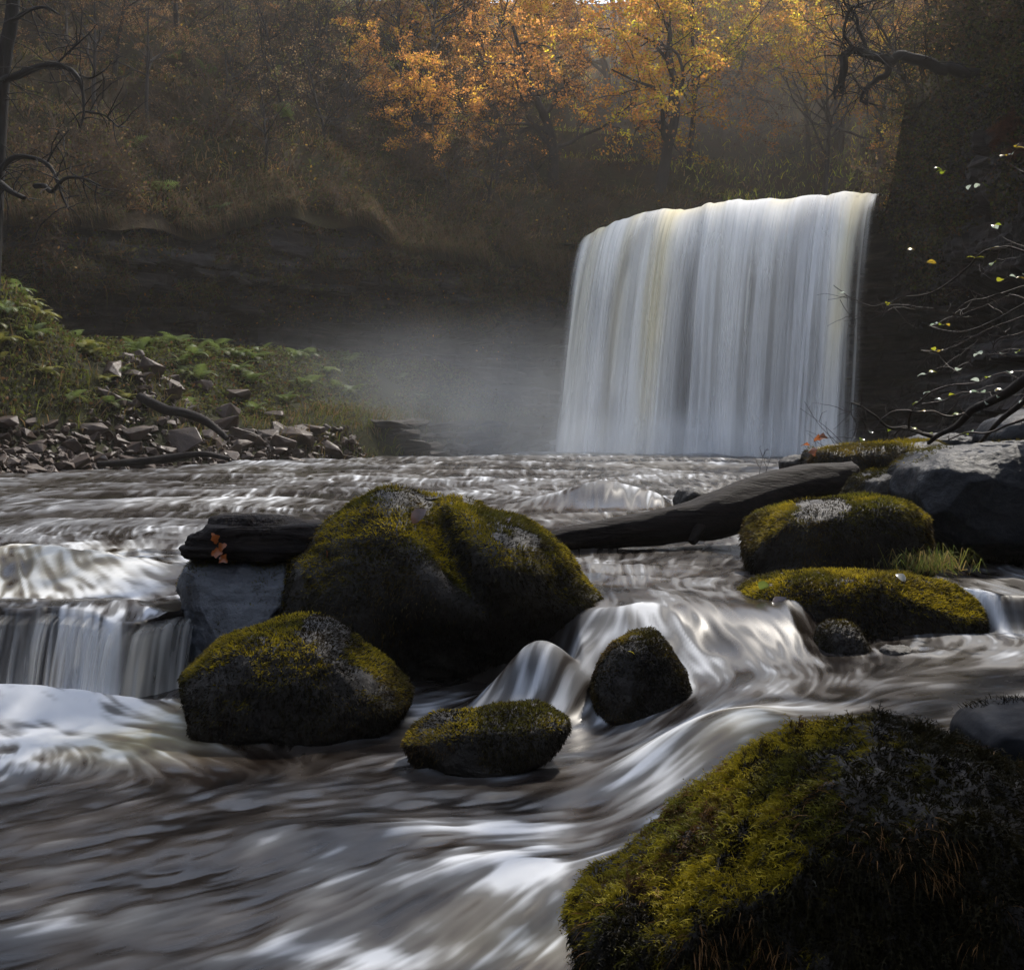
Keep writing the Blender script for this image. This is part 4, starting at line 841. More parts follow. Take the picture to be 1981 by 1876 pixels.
# ledge blocks along the foot of the bank, parts of the ground; slabs standing out of the cliff, parts of the cliff
ground_o = bpy.data.objects['ground']; cliff_o = bpy.data.objects['cliff']
def blockmesh(name, mat, n):
    out = []
    for i in range(n):
        me = CH[i].copy(); me.name = name; me.materials.clear(); me.materials.append(mat); out.append(me)
    return out
LB = blockmesh('ledge_block', MAT['cliff'], 8)
for i in range(48):
    y = rng.uniform(43, 54); w = np.interp(y, WL[:, 1], WL[:, 0]); row = i % 4; x = w + .1 - .35 * row + rng.uniform(-.25, .25)
    tx = np.interp(y + .5, WL[:, 1], WL[:, 0]) - np.interp(y - .5, WL[:, 1], WL[:, 0]); a = math.atan2(1, tx)
    link('ledge_block', LB[rng.randint(8)], None, ground_o, (x, y, .40 + .38 * row + rng.uniform(-.1, .1)), (rng.uniform(-.1, .1), rng.uniform(-.1, .1), a + rng.uniform(-.2, .2)), (rng.uniform(.6, 1.3), rng.uniform(.3, .5), rng.uniform(.16, .30)))
SB = blockmesh('rock_slab', MAT['cliff'], 10)
for i in range(230):
    right = i % 5 == 0
    s = rng.uniform(S_FR + 1, S_FR + 24) if right else rng.uniform(S_A, S_FL - .5); z = rng.uniform(.6, 11 if right else 8.2); 
    st = float(strata(np.array([s]), np.array([z]))[0]); nn = gnorm(np.array([s]))[0]; q = gat(np.array([s]))[0] - nn * (st - .05)
    if right or z > 3: link('rock_slab', SB[rng.randint(10)], None, cliff_o, (q[0], q[1], z), (rng.uniform(-.06, .06), rng.uniform(-.06, .06), math.atan2(nn[0], -nn[1]) + rng.uniform(-.15, .15)), (rng.uniform(.3, 1.0), rng.uniform(.25, .5), rng.uniform(.12, .38)))
# a few stones along the right bank
for i, (u, v, d, h) in enumerate([(1850, 1120, 8.1, 30), (1935, 1150, 7.9, 40), (1890, 940, 10, 40), (1960, 905, 12, 50), (1840, 870, 13, 40), (1900, 860, 14, 40)]):
    p = P(u, v, d); s_ = h * d / F; o = link('bank_stone', CH[(i + 5) % 14], MAT['slate_dark'], None, (p[0], p[1], p[2] - .1 * s_), (.2 * i, .1, i), s_)
    tag(o, ['dark stone at the foot of the grass tuft', 'dark stone in the shade below the huge slate boulder', 'dark stone tucked behind the huge slate boulder', 'dark stone right of the bare branches near the edge', 'dark stone under the bare branches', 'dark stone at the back of the right bank under the branches'][i], 'rock', 'stones of the right bank')
# ---------------------------------------------------------------- vegetation helpers
def inside(x, y):
    s, d = near_s(x, y); q = gat(np.array([s]))[0]; n = gnorm(np.array([s]))[0]
    return (x - q[0]) * n[0] + (y - q[1]) * n[1] < 0
def hill_hit(u, v, d0=34, d1=130):
    for d in np.arange(d0, d1, .4):
        p = P(u, v, d)
        if not inside(p[0], p[1]) and hill_at(p[0], p[1]) > p[2]: return p
    return None
def quads_leaves(c, size, col, rng, up=0.3):
    """leaf-sized folded diamonds at points c"""
    m = len(c); a = rng.normal(size=(m, 3)); a /= np.linalg.norm(a, axis=1)[:, None]
    b = np.cross(a, rng.normal(size=(m, 3)) + [0, 0, up]); b /= np.linalg.norm(b, axis=1)[:, None] + 1e-9
    s = (size * rng.uniform(.6, 1.3, m))[:, None]
    n = np.cross(a, b)
    V = np.stack([c - a * s * .5, c + b * s * .32 + n * s * .08, c + a * s * .5, c - b * s * .32 + n * s * .08], 1).reshape(-1, 3)
    Fq = np.arange(m * 4).reshape(m, 4); return V, Fq, np.repeat(col, 4, 0)
LC = {'gold': (.80, .47, .06), 'orange': (.74, .34, .085), 'yellow': (.80, .64, .06), 'brown': (.20, .105, .045), 'tan': (.26, .17, .08), 'green': (.16, .19, .035), 'olive': (.13, .12, .03), 'dark': (.05, .045, .02)}
def leafcols(m, spec, rng):
    names = list(spec); w = np.array([spec[k] for k in names], float); w /= w.sum()
    return np.array([LC[k] for k in names])[rng.choice(len(names), m, p=w)] * rng.uniform(.6, 1.35, (m, 1))
def grow_tree(seed, height, r0, crook, spread, nl, lev, limb_from=.35, up=.02, nmain=9, trunk_lean=0., twigs=4):
    rng = np.random.RandomState(seed); paths, tips = [], []
    def seg(p, d, L, r, l):
        n = max(4, int(4 + L * 1.2)); pts, rad = [p.copy()], [r]; d = d.copy()
        for i in range(n):
            d = d + rng.normal(0, crook * (.5 if l == 0 else 1.0), 3); d[2] += up if l else .06
            d /= np.linalg.norm(d); p = p + d * L / n; pts.append(p.copy()); rad.append(max(r * (1 - .75 * (i + 1) / n), .006))
        paths.append((np.array(pts), np.array(rad)))
        if l >= lev: tips.append((np.array(pts))); return
        k = nmain if l == 0 else twigs
        for j in range(k):
            t = rng.uniform(limb_from if l == 0 else .25, 1.0); q = t * n; i = int(min(q, n - 1)); f = q - i
            o = pts[i] * (1 - f) + pts[i + 1] * f; dd = pts[i + 1] - pts[i]; dd = dd / np.linalg.norm(dd)
            rv = rng.normal(size=3); rv -= dd * (rv @ dd); rv /= np.linalg.norm(rv)
            if l == 0: rv[2] = abs(rv[2]) * .3
            nd = dd * rng.uniform(.35, .8) + rv * spread; nd /= np.linalg.norm(nd)
            seg(o, nd, L * rng.uniform(.42, .62) * (1.15 - .45 * t if l == 0 else 1), max(rad[i] * rng.uniform(.45, .62), .006), l + 1)
    d0 = np.array([trunk_lean, 0, 1.]); d0 /= np.linalg.norm(d0)
    seg(np.array([0, 0, -.4]), d0, height * .72, r0, 0)
    return paths, tips, rng
def tree_parts(name, seed, leafspec, nleaf, lsize, **kw):
    paths, tips, rng = grow_tree(seed, **kw)
    V, Fc = tubes(paths, 7); wood = mkmesh(name + '_wood', V, Fc); wood.materials.append(MAT['bark'])
    crown = None
    if nleaf:
        T = np.concatenate([t[1:] for t in tips]); per = T[rng.choice(len(T), nleaf)]
        cl = rng.rand(len(tips))                                           # some sprays denser than others
        nc_ = nleaf // 9; cen = T[rng.choice(len(T), nc_)] + rng.normal(0, .12, (nc_, 3)); ci = rng.randint(0, nc_, nleaf)     # leaves sit in clusters on the twigs
        c = cen[ci] + rng.normal(0, .15, (nleaf, 3)) * [1, 1, .6]
        cc0 = leafcols(nc_, leafspec, rng)[ci] * rng.uniform(.75, 1.25, (nleaf, 1))
        V, Fq, cc = quads_leaves(c, lsize, cc0, rng)
        crown = mkmesh(name + '_leaves', V, Fq, False, {'col': np.clip(cc, 0, 1)}); crown.materials.append(MAT['leaf'])
    return wood, crown
OAK = dict(height=12, r0=.30, crook=.26, spread=1.0, nl=0, lev=3, limb_from=.22, up=.03, nmain=9, twigs=5)
TALL = dict(height=15, r0=.19, crook=.10, spread=.75, nl=0, lev=3, limb_from=.35, up=.05, nmain=12, twigs=4)
BARE = dict(height=8, r0=.10, crook=.20, spread=.8, nl=0, lev=3, limb_from=.15, up=.04, nmain=11, twigs=5)
CAN = dict(height=19, r0=.22, crook=.12, spread=1.15, nl=0, lev=3, limb_from=.62, up=.03, nmain=13, twigs=5)
TM = {
 'shade_canopy': [tree_parts('shade_canopy', 241, {'yellow': 2, 'olive': 2, 'brown': 2}, 13000, .17, **CAN), tree_parts('shade_canopy', 242, {'orange': 2, 'olive': 2, 'brown': 2}, 13000, .17, **CAN)],
 'oak_gold': [tree_parts('oak', 201, {'gold': 4, 'orange': 4, 'yellow': 2}, 16000, .135, **OAK), tree_parts('oak', 202, {'gold': 3, 'orange': 5, 'brown': 1}, 16000, .135, **OAK), tree_parts('oak', 203, {'orange': 5, 'brown': 3, 'gold': 1}, 10000, .13, **OAK)],
 'tall_yellow': [tree_parts('birch', 211, {'yellow': 3, 'gold': 3, 'green': 1}, 10000, .135, **TALL), tree_parts('birch', 212, {'gold': 3, 'orange': 3, 'yellow': 2}, 10000, .135, **TALL)],
 'tall_brown': [tree_parts('alder', 221, {'brown': 4, 'tan': 2}, 4000, .13, **TALL), tree_parts('alder', 222, {'brown': 3, 'olive': 2, 'tan': 2}, 3500, .13, **TALL)],
 'bare': [tree_parts('thicket', 231, {'tan': 2, 'olive': 2, 'brown': 1}, 900, .10, **BARE), tree_parts('thicket', 232, {'brown': 2, 'olive': 1}, 700, .10, **BARE), tree_parts('thicket', 233, {'tan': 2, 'olive': 1}, 800, .10, **BARE)],
}
def put_tree(name, kind, k, p, rz, sc, label, group, cat='tree', tilt=(0, 0)):
    wood, crown = TM[kind][k % len(TM[kind])]
    e = empty(name, tuple(p)); e.rotation_euler = (tilt[0], tilt[1], rz); e.scale = (sc,) * 3; tag(e, label, cat, group)
    link('trunk', wood, None, e)
    if crown: link('crown', crown, None, e)
    return e
def side(p):
    u = CX + F * p[0] / p[1]
    return 'at the far left' if u < 250 else 'left of the middle' if u < 600 else 'in the middle' if u < 1000 else 'above the left of the fall' if u < 1330 else 'above the centre of the fall' if u < 1560 else 'above the right of the fall'
rng = np.random.RandomState(17)
TG = 'autumn trees above the waterfall'
def on_hill(x, y, dz=0): return (x, y, hill_at(x, y) + dz)
named = [  # u, depth, kind, variant, rz, scale, tilt, label
 (1275, 64, 'oak_gold', 0, .4, 1.15, (0, .10), 'gnarled oak with copper leaves standing just left behind the lip of the waterfall'),
 (1070, 63, 'oak_gold', 2, 2.2, 1.05, (0, -.05), 'crooked brown oak on the slope left of the waterfall'),
 (1400, 72, 'oak_gold', 1, 4.0, 1.1, (0, .05), 'broad copper oak behind the middle of the waterfall'),
 (1335, 67, 'tall_yellow', 0, 1.0, .95, (0, .02), 'slender dark-trunked tree rising straight behind the left part of the lip'),
 (1462, 74, 'tall_yellow', 1, 2.0, .9, (0, 0), 'forked yellow tree behind the centre of the lip'),
 (1540, 80, 'tall_yellow', 0, 3.0, 1.0, (0, 0), 'tall gold tree behind the right of the lip'),
 (1590, 76, 'tall_brown', 0, 5.0, .95, (0, 0), 'dark straight tree behind the right end of the lip'),
 (1380, 79, 'tall_yellow', 1, 3.3, 1.0, (0, 0), 'bright yellow tree added for sun glow behind the broad copper oak'), (1435, 84, 'tall_yellow', 0, 5.3, 1.1, (0, 0), 'tallest bright yellow tree added for sun glow high above the centre of the fall'), (1490, 82, 'tall_yellow', 1, .3, 1.0, (0, 0), 'yellow tree added for sun glow between the forked yellow tree and the tall gold tree'),  # yellow trees added here to colour in the sun glow
 (1625, 72, 'tall_brown', 1, .5, .9, (0, 0), 'dark tree nearest the right cliff above the lip')]
for (u, d, kd, k, rz, sc, tl, lb) in named:
    x = (u - CX) * d / F; put_tree('oak_tree' if 'oak' in kd else 'tree', kd, k, on_hill(x, d), rz, sc, lb, TG, tilt=tl)
for (u, v, kd, k, sc, tl, lb) in [(835, 216, 'tall_brown', 0, .8, (0, 0), 'ivy-clad trunk on the rock step of the left slope'), (862, 130, 'tall_brown', 1, .8, (0, .03), 'left one of two close straight trunks at the top of the slope'),
        (893, 118, 'tall_brown', 0, .85, (0, .04), 'right one of two close straight trunks at the top of the slope'), (918, 205, 'tall_brown', 1, .75, (0, .22), 'leaning trunk on the slope left of the crooked brown oak'),
        (640, 240, 'bare', 1, 1.1, (0, .5), 'bare crooked tree leaning right on the middle of the left slope'), (515, 330, 'bare', 2, .8, (0, -.1), 'pale thin stem hanging over the left cliff edge'), (870, 400, 'bare', 2, .7, (0, .05), 'group of pale saplings on the cliff edge left of the fall'), (945, 390, 'bare', 0, .7, (0, -.05), 'thin pale sapling on the cliff edge nearest the fall')]:
    p = hill_hit(u, v, 36)
    if p is not None: put_tree('tree', kd, k, p, rng.rand() * 6, sc, lb, 'trees of the left slope', tilt=tl)
# the wood behind the fall and on the slopes
pts = []
def try_tree(s, r, mind):
    p = hill_pt(np.array(s), np.array(r))
    if any(math.hypot(p[0] - q[0], p[1] - q[1]) < mind for q in pts): return None
    pts.append(p); return p
n1 = 0
for _ in range(900):
    s = rng.uniform(S_FL - 4, S_FR + 3); r = rng.uniform(15, 62) if n1 % 3 else rng.uniform(15, 30); p = try_tree(s, r, 2.6)
    if p is None or not (-.1 < p[0] / p[1] < .45): continue
    kd = rng.choice(['oak_gold', 'tall_yellow', 'tall_brown'], p=[.5, .38, .12]) if p[0] / p[1] < .27 else rng.choice(['tall_brown', 'oak_gold', 'bare'], p=[.6, .2, .2])  # bright leaf colours above the fall stand in for the sun glow
    lb = {'oak_gold': 'copper and gold oak in the wood behind the waterfall', 'tall_yellow': 'tall yellow tree in the wood behind the waterfall', 'tall_brown': 'dark brown tall tree in the wood behind the waterfall', 'bare': 'bare grey thicket tree in the wood behind the waterfall'}[kd]
    lb = lb.replace('in the wood behind the waterfall', ('%s in the near rank' if r < 24 else '%s deep in the wood' if r < 42 else '%s at the back of the wood') % side(p))
    put_tree('oak_tree' if kd == 'oak_gold' else 'tree', kd, rng.randint(3), p, rng.rand() * 6.28, rng.uniform(.8, 1.2), lb, TG); n1 += 1
    if n1 >= 75: break
n2 = 0
for _ in range(900):
    s = rng.uniform(S_A - 4, S_FL + .5); r = rng.uniform(3, 40); p = try_tree(s, r, 1.9)
    if p is None or p[0] / p[1] < -.5: continue
    fr = (p[0] / p[1] + .42) / .5
    kd = rng.choice(['bare', 'tall_brown', 'oak_gold'], p=[.68, .32, .0] if fr < .68 else [.35, .40, .25])
    lb = {'bare': 'bare twiggy tree on the slope', 'tall_brown': 'brown-leaved tree on the slope', 'oak_gold': 'copper oak on the slope'}[kd]
    lb += ' ' + side(p) + (' near the cliff edge' if r < 11 else ' halfway up' if r < 24 else ' high up')
    put_tree('oak_tree' if kd == 'oak_gold' else 'tree', kd, rng.randint(3), p, rng.rand() * 6.28, rng.uniform(.6, 1.0) * (.8 if kd != 'bare' else 1), lb, 'trees of the left slope', tilt=(rng.uniform(-.1, .25), rng.uniform(-.1, .25))); n2 += 1
    if n2 >= 105: break
n3 = 0
for _ in range(400):
    s = rng.uniform(S_FR + .8, S_FR + 34); r = rng.uniform(.3, 9); p = try_tree(s, r, 2.0)
    if p is None: continue
    kd = rng.choice(['bare', 'tall_brown'], p=[.75, .25])
    nn = gnorm(np.array([s]))[0]
    put_tree('tree', kd, rng.randint(3), p, rng.rand() * 6.28, rng.uniform(.8, 1.1), {'bare': 'bare dark tree leaning from the top of the right cliff', 'tall_brown': 'dark brown tree on top of the right cliff'}[kd], 'trees of the right cliff', tilt=(nn[1] * .35 * (r < 4), -nn[0] * .35 * (r < 4))); n3 += 1
    if n3 >= 26: break
# unseen shade trees added on the right bank to dapple the foreground; then trees on the valley sides near the camera
for i, (x, y, sc, tx, ty) in enumerate([(8.6, 12.5, 1.05, .0, -.28), (7.0, 7.6, 1.1, .0, -.22), (9.2, 14.2, 1.2, .0, -.25)]):
    put_tree('tree', 'shade_canopy', i, (x, y, float(floor_z(x, y)) - .2), i * 1.3, sc, 'tall unseen tree added on the right bank to shade the river', 'shade trees added on the right bank', tilt=(tx, ty))
n4 = 0
for _ in range(300):
    s = rng.uniform(0, GL)
    if S_A - 8 < s < S_FR + 36: continue
    p = hill_pt(np.array(s), np.array(rng.uniform(1, 10)))
    put_tree('tree', 'tall_brown', n4, p, rng.rand() * 6, rng.uniform(.9, 1.3), 'tall brown tree on the rim of the gorge beside the viewer', 'trees on the gorge rim'); n4 += 1
    if n4 >= 26: break

# ---------------------------------------------------------------- undergrowth
def blades(p, L, w, col, rng, lean, droop=0.0):
    m = len(p); d = rng.normal(0, .35, (m, 3)) + lean; d /= np.linalg.norm(d, axis=1)[:, None]
    sd_ = np.cross(d, rng.normal(size=(m, 3))); sd_ /= np.linalg.norm(sd_, axis=1)[:, None]
    d2 = d + np.array([0, 0, -droop]) + rng.normal(0, .15, (m, 3)); d2 /= np.linalg.norm(d2, axis=1)[:, None]
    L = L[:, None]; w = w[:, None]
    mid = p + d * L * .5
    V = np.stack([p - sd_ * w * .5, p + sd_ * w * .5, mid + sd_ * w * .4, mid - sd_ * w * .4, mid + d2 * L * .5], 1)
    b = np.arange(m)[:, None] * 5
    return V.reshape(-1, 3), [b + np.array([[0, 1, 2, 3]]), b + np.array([[3, 2, 4]])], np.repeat(col, 5, 0)
def join(parts):
    Vs, F4, F3, Cs, o = [], [], [], [], 0
    for V, Fc, c in parts:
        for f in (Fc if isinstance(Fc, list) else [Fc]): (F4 if f.shape[1] == 4 else F3).append(f + o)
        Vs.append(V); Cs.append(c); o += len(V)
    Fs = ([np.concatenate(F4)] if F4 else []) + ([np.concatenate(F3)] if F3 else [])
    return np.concatenate(Vs), Fs, np.clip(np.concatenate(Cs), 0, 1)
def stuff(name, parts, mat, label=None):
    V, Fs, c = join(parts); o = link(name, mkmesh(name, V, Fs, False, {'col': c}), mat); o['kind'] = 'stuff'
    if label: o['label'] = label
    return o
rng = np.random.RandomState(29)
m = 80000
s = rng.uniform(S_A - 3, S_FL + 3, m); r = rng.uniform(0, 1, m)**1.3 * 34
q = hill_pt(s, r); cl = fbm(q[:, 0] * .5, q[:, 1] * .5, q[:, 2] * .5, 301, 3)
colw = leafcols(m, {'brown': 3, 'tan': 2, 'olive': 3, 'dark': 2}, rng) * (.55 + .5 * (cl[:, None] > 0))
keep = cl > -.35
p1_ = blades(q[keep], rng.uniform(.3, .9, keep.sum()), rng.uniform(.02, .05, keep.sum()), colw[keep], rng, np.array([.15, -.35, .6]), .9)
m2 = 50000; s = rng.uniform(S_A - 3, S_FL + 3, m2); r = rng.uniform(0, 1, m2)**1.5 * 30; q2 = hill_pt(s, r)
q2[:, 2] += rng.uniform(0, .8, m2)**1.5; c2 = leafcols(m2, {'olive': 4, 'green': 2, 'brown': 3, 'gold': .35}, rng) * .55
k2 = fbm(q2[:, 0] * .4, q2[:, 1] * .4, q2[:, 2] * .4, 303, 3) > -.1
p2_ = quads_leaves(q2[k2], .14, c2[k2], rng)
stuff('undergrowth', [p1_, p2_], MAT['grass'], 'tangled brown grass and leaves covering the left slope')
# grass hanging over the cliff edge
m = 52000; s = rng.uniform(S_A - 2, S_FL + .3, m); cl = vnoise(s * .6, 0, 0, 305) + .5 * vnoise(s * 2.2, 0, 0, 306)
s = s[cl > -.35]; m = len(s); r = rng.uniform(-.25, .9, m); q = hill_pt(s, np.maximum(r, 0)); nn = gnorm(s); q[:, :2] += nn * np.minimum(r, 0)[:, None]; q[:, 2] += .05
lean = np.concatenate([-nn * .9, np.full((m, 1), .15)], 1)
b = blades(q, rng.uniform(.25, 1.1, m), rng.uniform(.02, .045, m), leafcols(m, {'brown': 3, 'tan': 3, 'olive': 3, 'dark': 1}, rng) * .6, rng, lean, 2.2)
# tufts on the ledges of the cliff face
m = 34000; s = S_A + (S_FL - S_A) * rng.rand(m); z = rng.uniform(5.0, 9.5, m); cl = fbm(s * .5, z * 1.1, 0, 307, 3) + .09 * (z - 8); k = cl > .0; s, z = s[k], z[k]; m = len(s)
of = strata(s, z); nn = gnorm(s); q = np.concatenate([gat(s) - nn * (of + .1)[:, None], z[:, None]], 1)
b2 = blades(q, rng.uniform(.25, .9, m), rng.uniform(.02, .05, m), leafcols(m, {'brown': 3, 'tan': 1, 'olive': 3, 'green': 1, 'dark': 2}, rng) * .55, rng, np.concatenate([-nn * .8, np.full((m, 1), .2)], 1), 2.0)
m = 16000; s = S_A + (S_FL - S_A) * rng.rand(m); z = rng.uniform(3.2, 9.5, m); cl = fbm(s * .45, z * .8, 0, 308, 3) + .04 * (z - 7); k = cl > .08; s, z = s[k], z[k]; m = len(s)
nn = gnorm(s); q = np.concatenate([gat(s) - nn * (strata(s, z) + rng.uniform(.05, .35, m))[:, None], z[:, None]], 1)
b3 = quads_leaves(q, .13, leafcols(m, {'olive': 3, 'green': 2, 'brown': 2, 'orange': .3}, rng) * .5, rng)
stuff('hanging_grass', [b, b2, b3], MAT['grass'], 'dead grass and ivy hanging over the left cliff')
# right cliff: dark leaves and twigs
m = 60000; s = rng.uniform(S_FR + .3, S_FR + 30, m); z = rng.uniform(6, 16.5, m); cl = fbm(s * .35, z * .5, 0, 309, 3); k = cl + .12 * (z - 10) > 0; s, z = s[k], z[k]; m = len(s)
nn = gnorm(s); q = np.concatenate([gat(s) - nn * (strata(s, np.minimum(z, 13)) * (z < 13) + rng.uniform(.0, .8, m))[:, None], z[:, None]], 1)
b3 = quads_leaves(q, .13, leafcols(m, {'olive': 3, 'green': 1, 'brown': 2, 'dark': 4}, rng) * .5, rng)
stuff('ivy', [b3], MAT['grass'], 'dark ivy clothing the top of the right cliff')
# bare shrubs
def shrub_mesh(seed):
    rng = np.random.RandomState(seed); paths = []
    for k in range(14):
        d = rng.normal(0, .6, 3); d[2] = abs(d[2]) + .8; d /= np.linalg.norm(d); p = rng.normal(0, .12, 3) * [1, 1, 0]
        def seg(p, d, L, r, l):
            pts = [p]; 
            for i in range(6):
                d = d + rng.normal(0, .18, 3); d /= np.linalg.norm(d); p = p + d * L / 6; pts.append(p)
            paths.append((np.array(pts), np.linspace(r, r * .5, 7)))
            if l < 2:
                for j in range(4):
                    i = rng.randint(1, 6); dd = d + rng.normal(0, .6, 3); seg(pts[i], dd / np.linalg.norm(dd), L * .5, r * .6, l + 1)
        seg(p, d, rng.uniform(1.0, 1.9), .016, 0)
    V, Fc = tubes(paths, 3); me = mkmesh('shrub_stems', V, Fc); me.materials.append(MAT['far_twig']); ends = np.concatenate([q for q, _ in paths])
    c = ends[rng.choice(len(ends), 260)] + rng.normal(0, .06, (260, 3)); V, Fq, cc = quads_leaves(c, .09, leafcols(260, {'olive': 3, 'tan': 1, 'brown': 3}, rng) * .8, rng)
    ml = mkmesh('shrub_leaves', V, Fq, False, {'col': np.clip(cc, 0, 1)}); ml.materials.append(MAT['leaf']); return me, ml
SHM = [shrub_mesh(400 + i) for i in range(4)]
def put_shrub(p, sc, rz, label, group, k=0, tilt=(0, 0)):
    e = empty('bare_shrub', tuple(p)); e.rotation_euler = (*tilt, rz); e.scale = (sc,) * 3; tag(e, label, 'shrub', group)
    link('stems', SHM[k % 4][0], None, e); link('leaves', SHM[k % 4][1], None, e); return e
for i in range(150):
    s = rng.uniform(S_A - 2, S_FL + 1.5); r = rng.rand()**1.3 * 26; p = hill_pt(np.array(s), np.array(r)); nn = gnorm(np.array([s]))[0]
    put_shrub(p, rng.uniform(.7, 1.5), rng.rand() * 6, ('twiggy brown shrub on the slope %s, %s' % (side(p), 'at the cliff edge' if r < 5 else 'halfway up' if r < 13 else 'high up')), 'shrubs of the left slope', i, (nn[1] * .5, -nn[0] * .5))
for i in range(70):
    s = rng.uniform(S_A, S_FL - .3); z = rng.uniform(5.5, 10); st = float(strata(np.array([s]), np.array([z]))[0]); nn = gnorm(np.array([s]))[0]; q = gat(np.array([s]))[0] - nn * (st - .05)
    put_shrub((q[0], q[1], z), rng.uniform(.5, 1.2), rng.rand() * 6, 'twiggy shrub rooted in the face of the left cliff, ' + side((q[0], q[1])), 'shrubs on the face of the left cliff', i, (nn[1] * 1.1, -nn[0] * 1.1))
for i in range(45):
    s = rng.uniform(S_FR + .1, S_FR + 22); r = rng.rand() * 3.0; p = hill_pt(np.array(s), np.array(r)); nn = gnorm(np.array([s]))[0]
    put_shrub(p, rng.uniform(.9, 1.7), rng.rand() * 6, 'dark twiggy shrub hanging over the right cliff', 'shrubs of the right cliff', i, (nn[1] * 1.0, -nn[0] * 1.0))
for i in range(24):
    s = rng.uniform(S_FL - 1, S_FR + 1); r = rng.uniform(14, 30); p = hill_pt(np.array(s), np.array(r))
    put_shrub(p, rng.uniform(.8, 1.5), rng.rand() * 6, 'green-brown shrub on the forest floor ' + side(p), 'shrubs behind the waterfall', i)
m = 60000; s = rng.uniform(S_FL - 5, S_FR + 2, m); r = rng.uniform(9, 48, m); q = hill_pt(s, r)
stuff('forest_grass', [blades(q, rng.uniform(.2, .6, m), rng.uniform(.03, .06, m), leafcols(m, {'green': 4, 'olive': 4, 'yellow': 1.5, 'tan': 2}, rng) * 1.6, rng, np.array([0, -.2, .8]), .6)], MAT['grass'], 'green grass on the forest floor behind the waterfall')

# ---------------------------------------------------------------- left bank: ferns, ivy, grass
m = 170000; x = rng.uniform(-19, 2, m); y = rng.uniform(22, 56, m); z = floor_z(x, y)
dl = pdist(x, y, WL) * np.sign(np.interp(y, WL[:, 1], WL[:, 0]) - x); nrg = sm(34, 42, y)
ok = (dl > 3.2 - 1.2 * nrg) | ((x + 13.4)**2 + (y - 30.8)**2 < 18) & (z > 1.5)
ok &= (fbm(x * .8, y * .8, 0, 311, 3) > -.3)
x, y, z = x[ok], y[ok], z[ok]; m = len(x)
q = np.stack([x, y, z + rng.rand(m)**2 * .35], 1)
gl = quads_leaves(q, .12, leafcols(m, {'green': 5, 'olive': 4, 'brown': 1.5, 'dark': 2}, rng) * .62, rng, 1.)
m = 30000; x = rng.uniform(-16, 0, m); y = rng.uniform(24, 54, m); dl = pdist(x, y, WL) * np.sign(np.interp(y, WL[:, 1], WL[:, 0]) - x); nrg = sm(34, 42, y)
ok = ((dl > .15) & (dl < 2.4) & (nrg > .5)) | (((x + 12.0)**2 + (y - 29.5)**2 < 12) & (floor_z(x, y) > 1.3)) | ((x + 9.5)**2 + (y - 34.5)**2 < 2.2)
x, y = x[ok], y[ok]; m = len(x); q = np.stack([x, y, floor_z(x, y)], 1)
gb = blades(q, rng.uniform(.25, .7, m), rng.uniform(.015, .035, m), leafcols(m, {'olive': 3, 'tan': 2, 'green': 2}, rng) * .7, rng, np.array([.1, -.3, .8]), .7)
stuff('ground_cover', [gl, gb], MAT['grass'], 'ivy, grass and low leaves covering the left bank below the cliff')
def frond_mesh(seed, L, curl, col):
    rng = np.random.RandomState(seed); n = 16; t = np.linspace(0, 1, n + 1)
    a = 1.15 - curl * t; dx = np.cumsum(np.cos(a)) * L / n; dz = np.cumsum(np.sin(a)) * L / n; c = np.stack([dx, 0 * dx, dz], 1)
    V, Fs, C = [], [], []
    for i in range(n):
        w = .30 * L * math.sin(math.pi * min(1, (i + 2.0) / (n + 1.5)))**.8 * (1 - .35 * i / n) + .01
        f = c[i + 1] - c[i]
        for sg in (-1, 1):
            o = len(V); tip = c[i] + np.array([0, sg * w, 0]) + f * 1.6 + [0, 0, -.10 * w]
            V += [c[i], c[i] + f * .85, tip + f * .1, tip - f * .2]; Fs.append([o, o + 1, o + 2, o + 3])
            C += [np.array(col) * rng.uniform(.75, 1.25)] * 4
    me = mkmesh('frond', np.array(V), np.array(Fs), False, {'col': np.array(C)}); me.materials.append(MAT['frond']); return me
FR = [frond_mesh(1, .95, 1.5, (.12, .16, .04)), frond_mesh(2, .85, 1.9, (.10, .14, .035)), frond_mesh(3, .75, 2.2, (.14, .155, .035))]
FRR = [frond_mesh(4, .8, 1.9, (.09, .03, .012)), frond_mesh(5, .7, 2.1, (.07, .025, .010))]
FRY = [frond_mesh(6, .85, 1.8, (.19, .18, .04)), frond_mesh(7, .7, 2.1, (.15, .155, .035))]
def fern(p, sc, label, group, rng, FRS=FR, n=9, tilt=(0, 0)):
    e = empty('fern', tuple(p)); e.rotation_euler = (*tilt, rng.rand() * 6); e.scale = (sc,) * 3; tag(e, label, 'fern', group)
    for k in range(n): link('frond', FRS[k % len(FRS)], None, e, rot=(rng.uniform(-.15, .15), rng.uniform(-.35, .25), k * 6.283 / n + rng.uniform(-.25, .25)))
    return e
k = 0
for _ in range(900):
    x = rng.uniform(-14, -1.5); y = rng.uniform(34, 50); dl = float(pdist(np.array([x]), np.array([y]), WL)[0]) * np.sign(np.interp(y, WL[:, 1], WL[:, 0]) - x)
    if not (2.6 < dl < 6.5) or not inside(x, y): continue
    if x > -6 and rng.rand() < .55: continue
    fern((x, y, float(floor_z(x, y)) + .03), rng.uniform(.55, .95), 'green fern on the shaded bank, ' + side((x, y)) + (' near the water' if dl < 4.4 else ' close under the rock'), 'ferns below the left cliff', rng, FR, 8); k += 1
    if k >= 46: break
k = 0
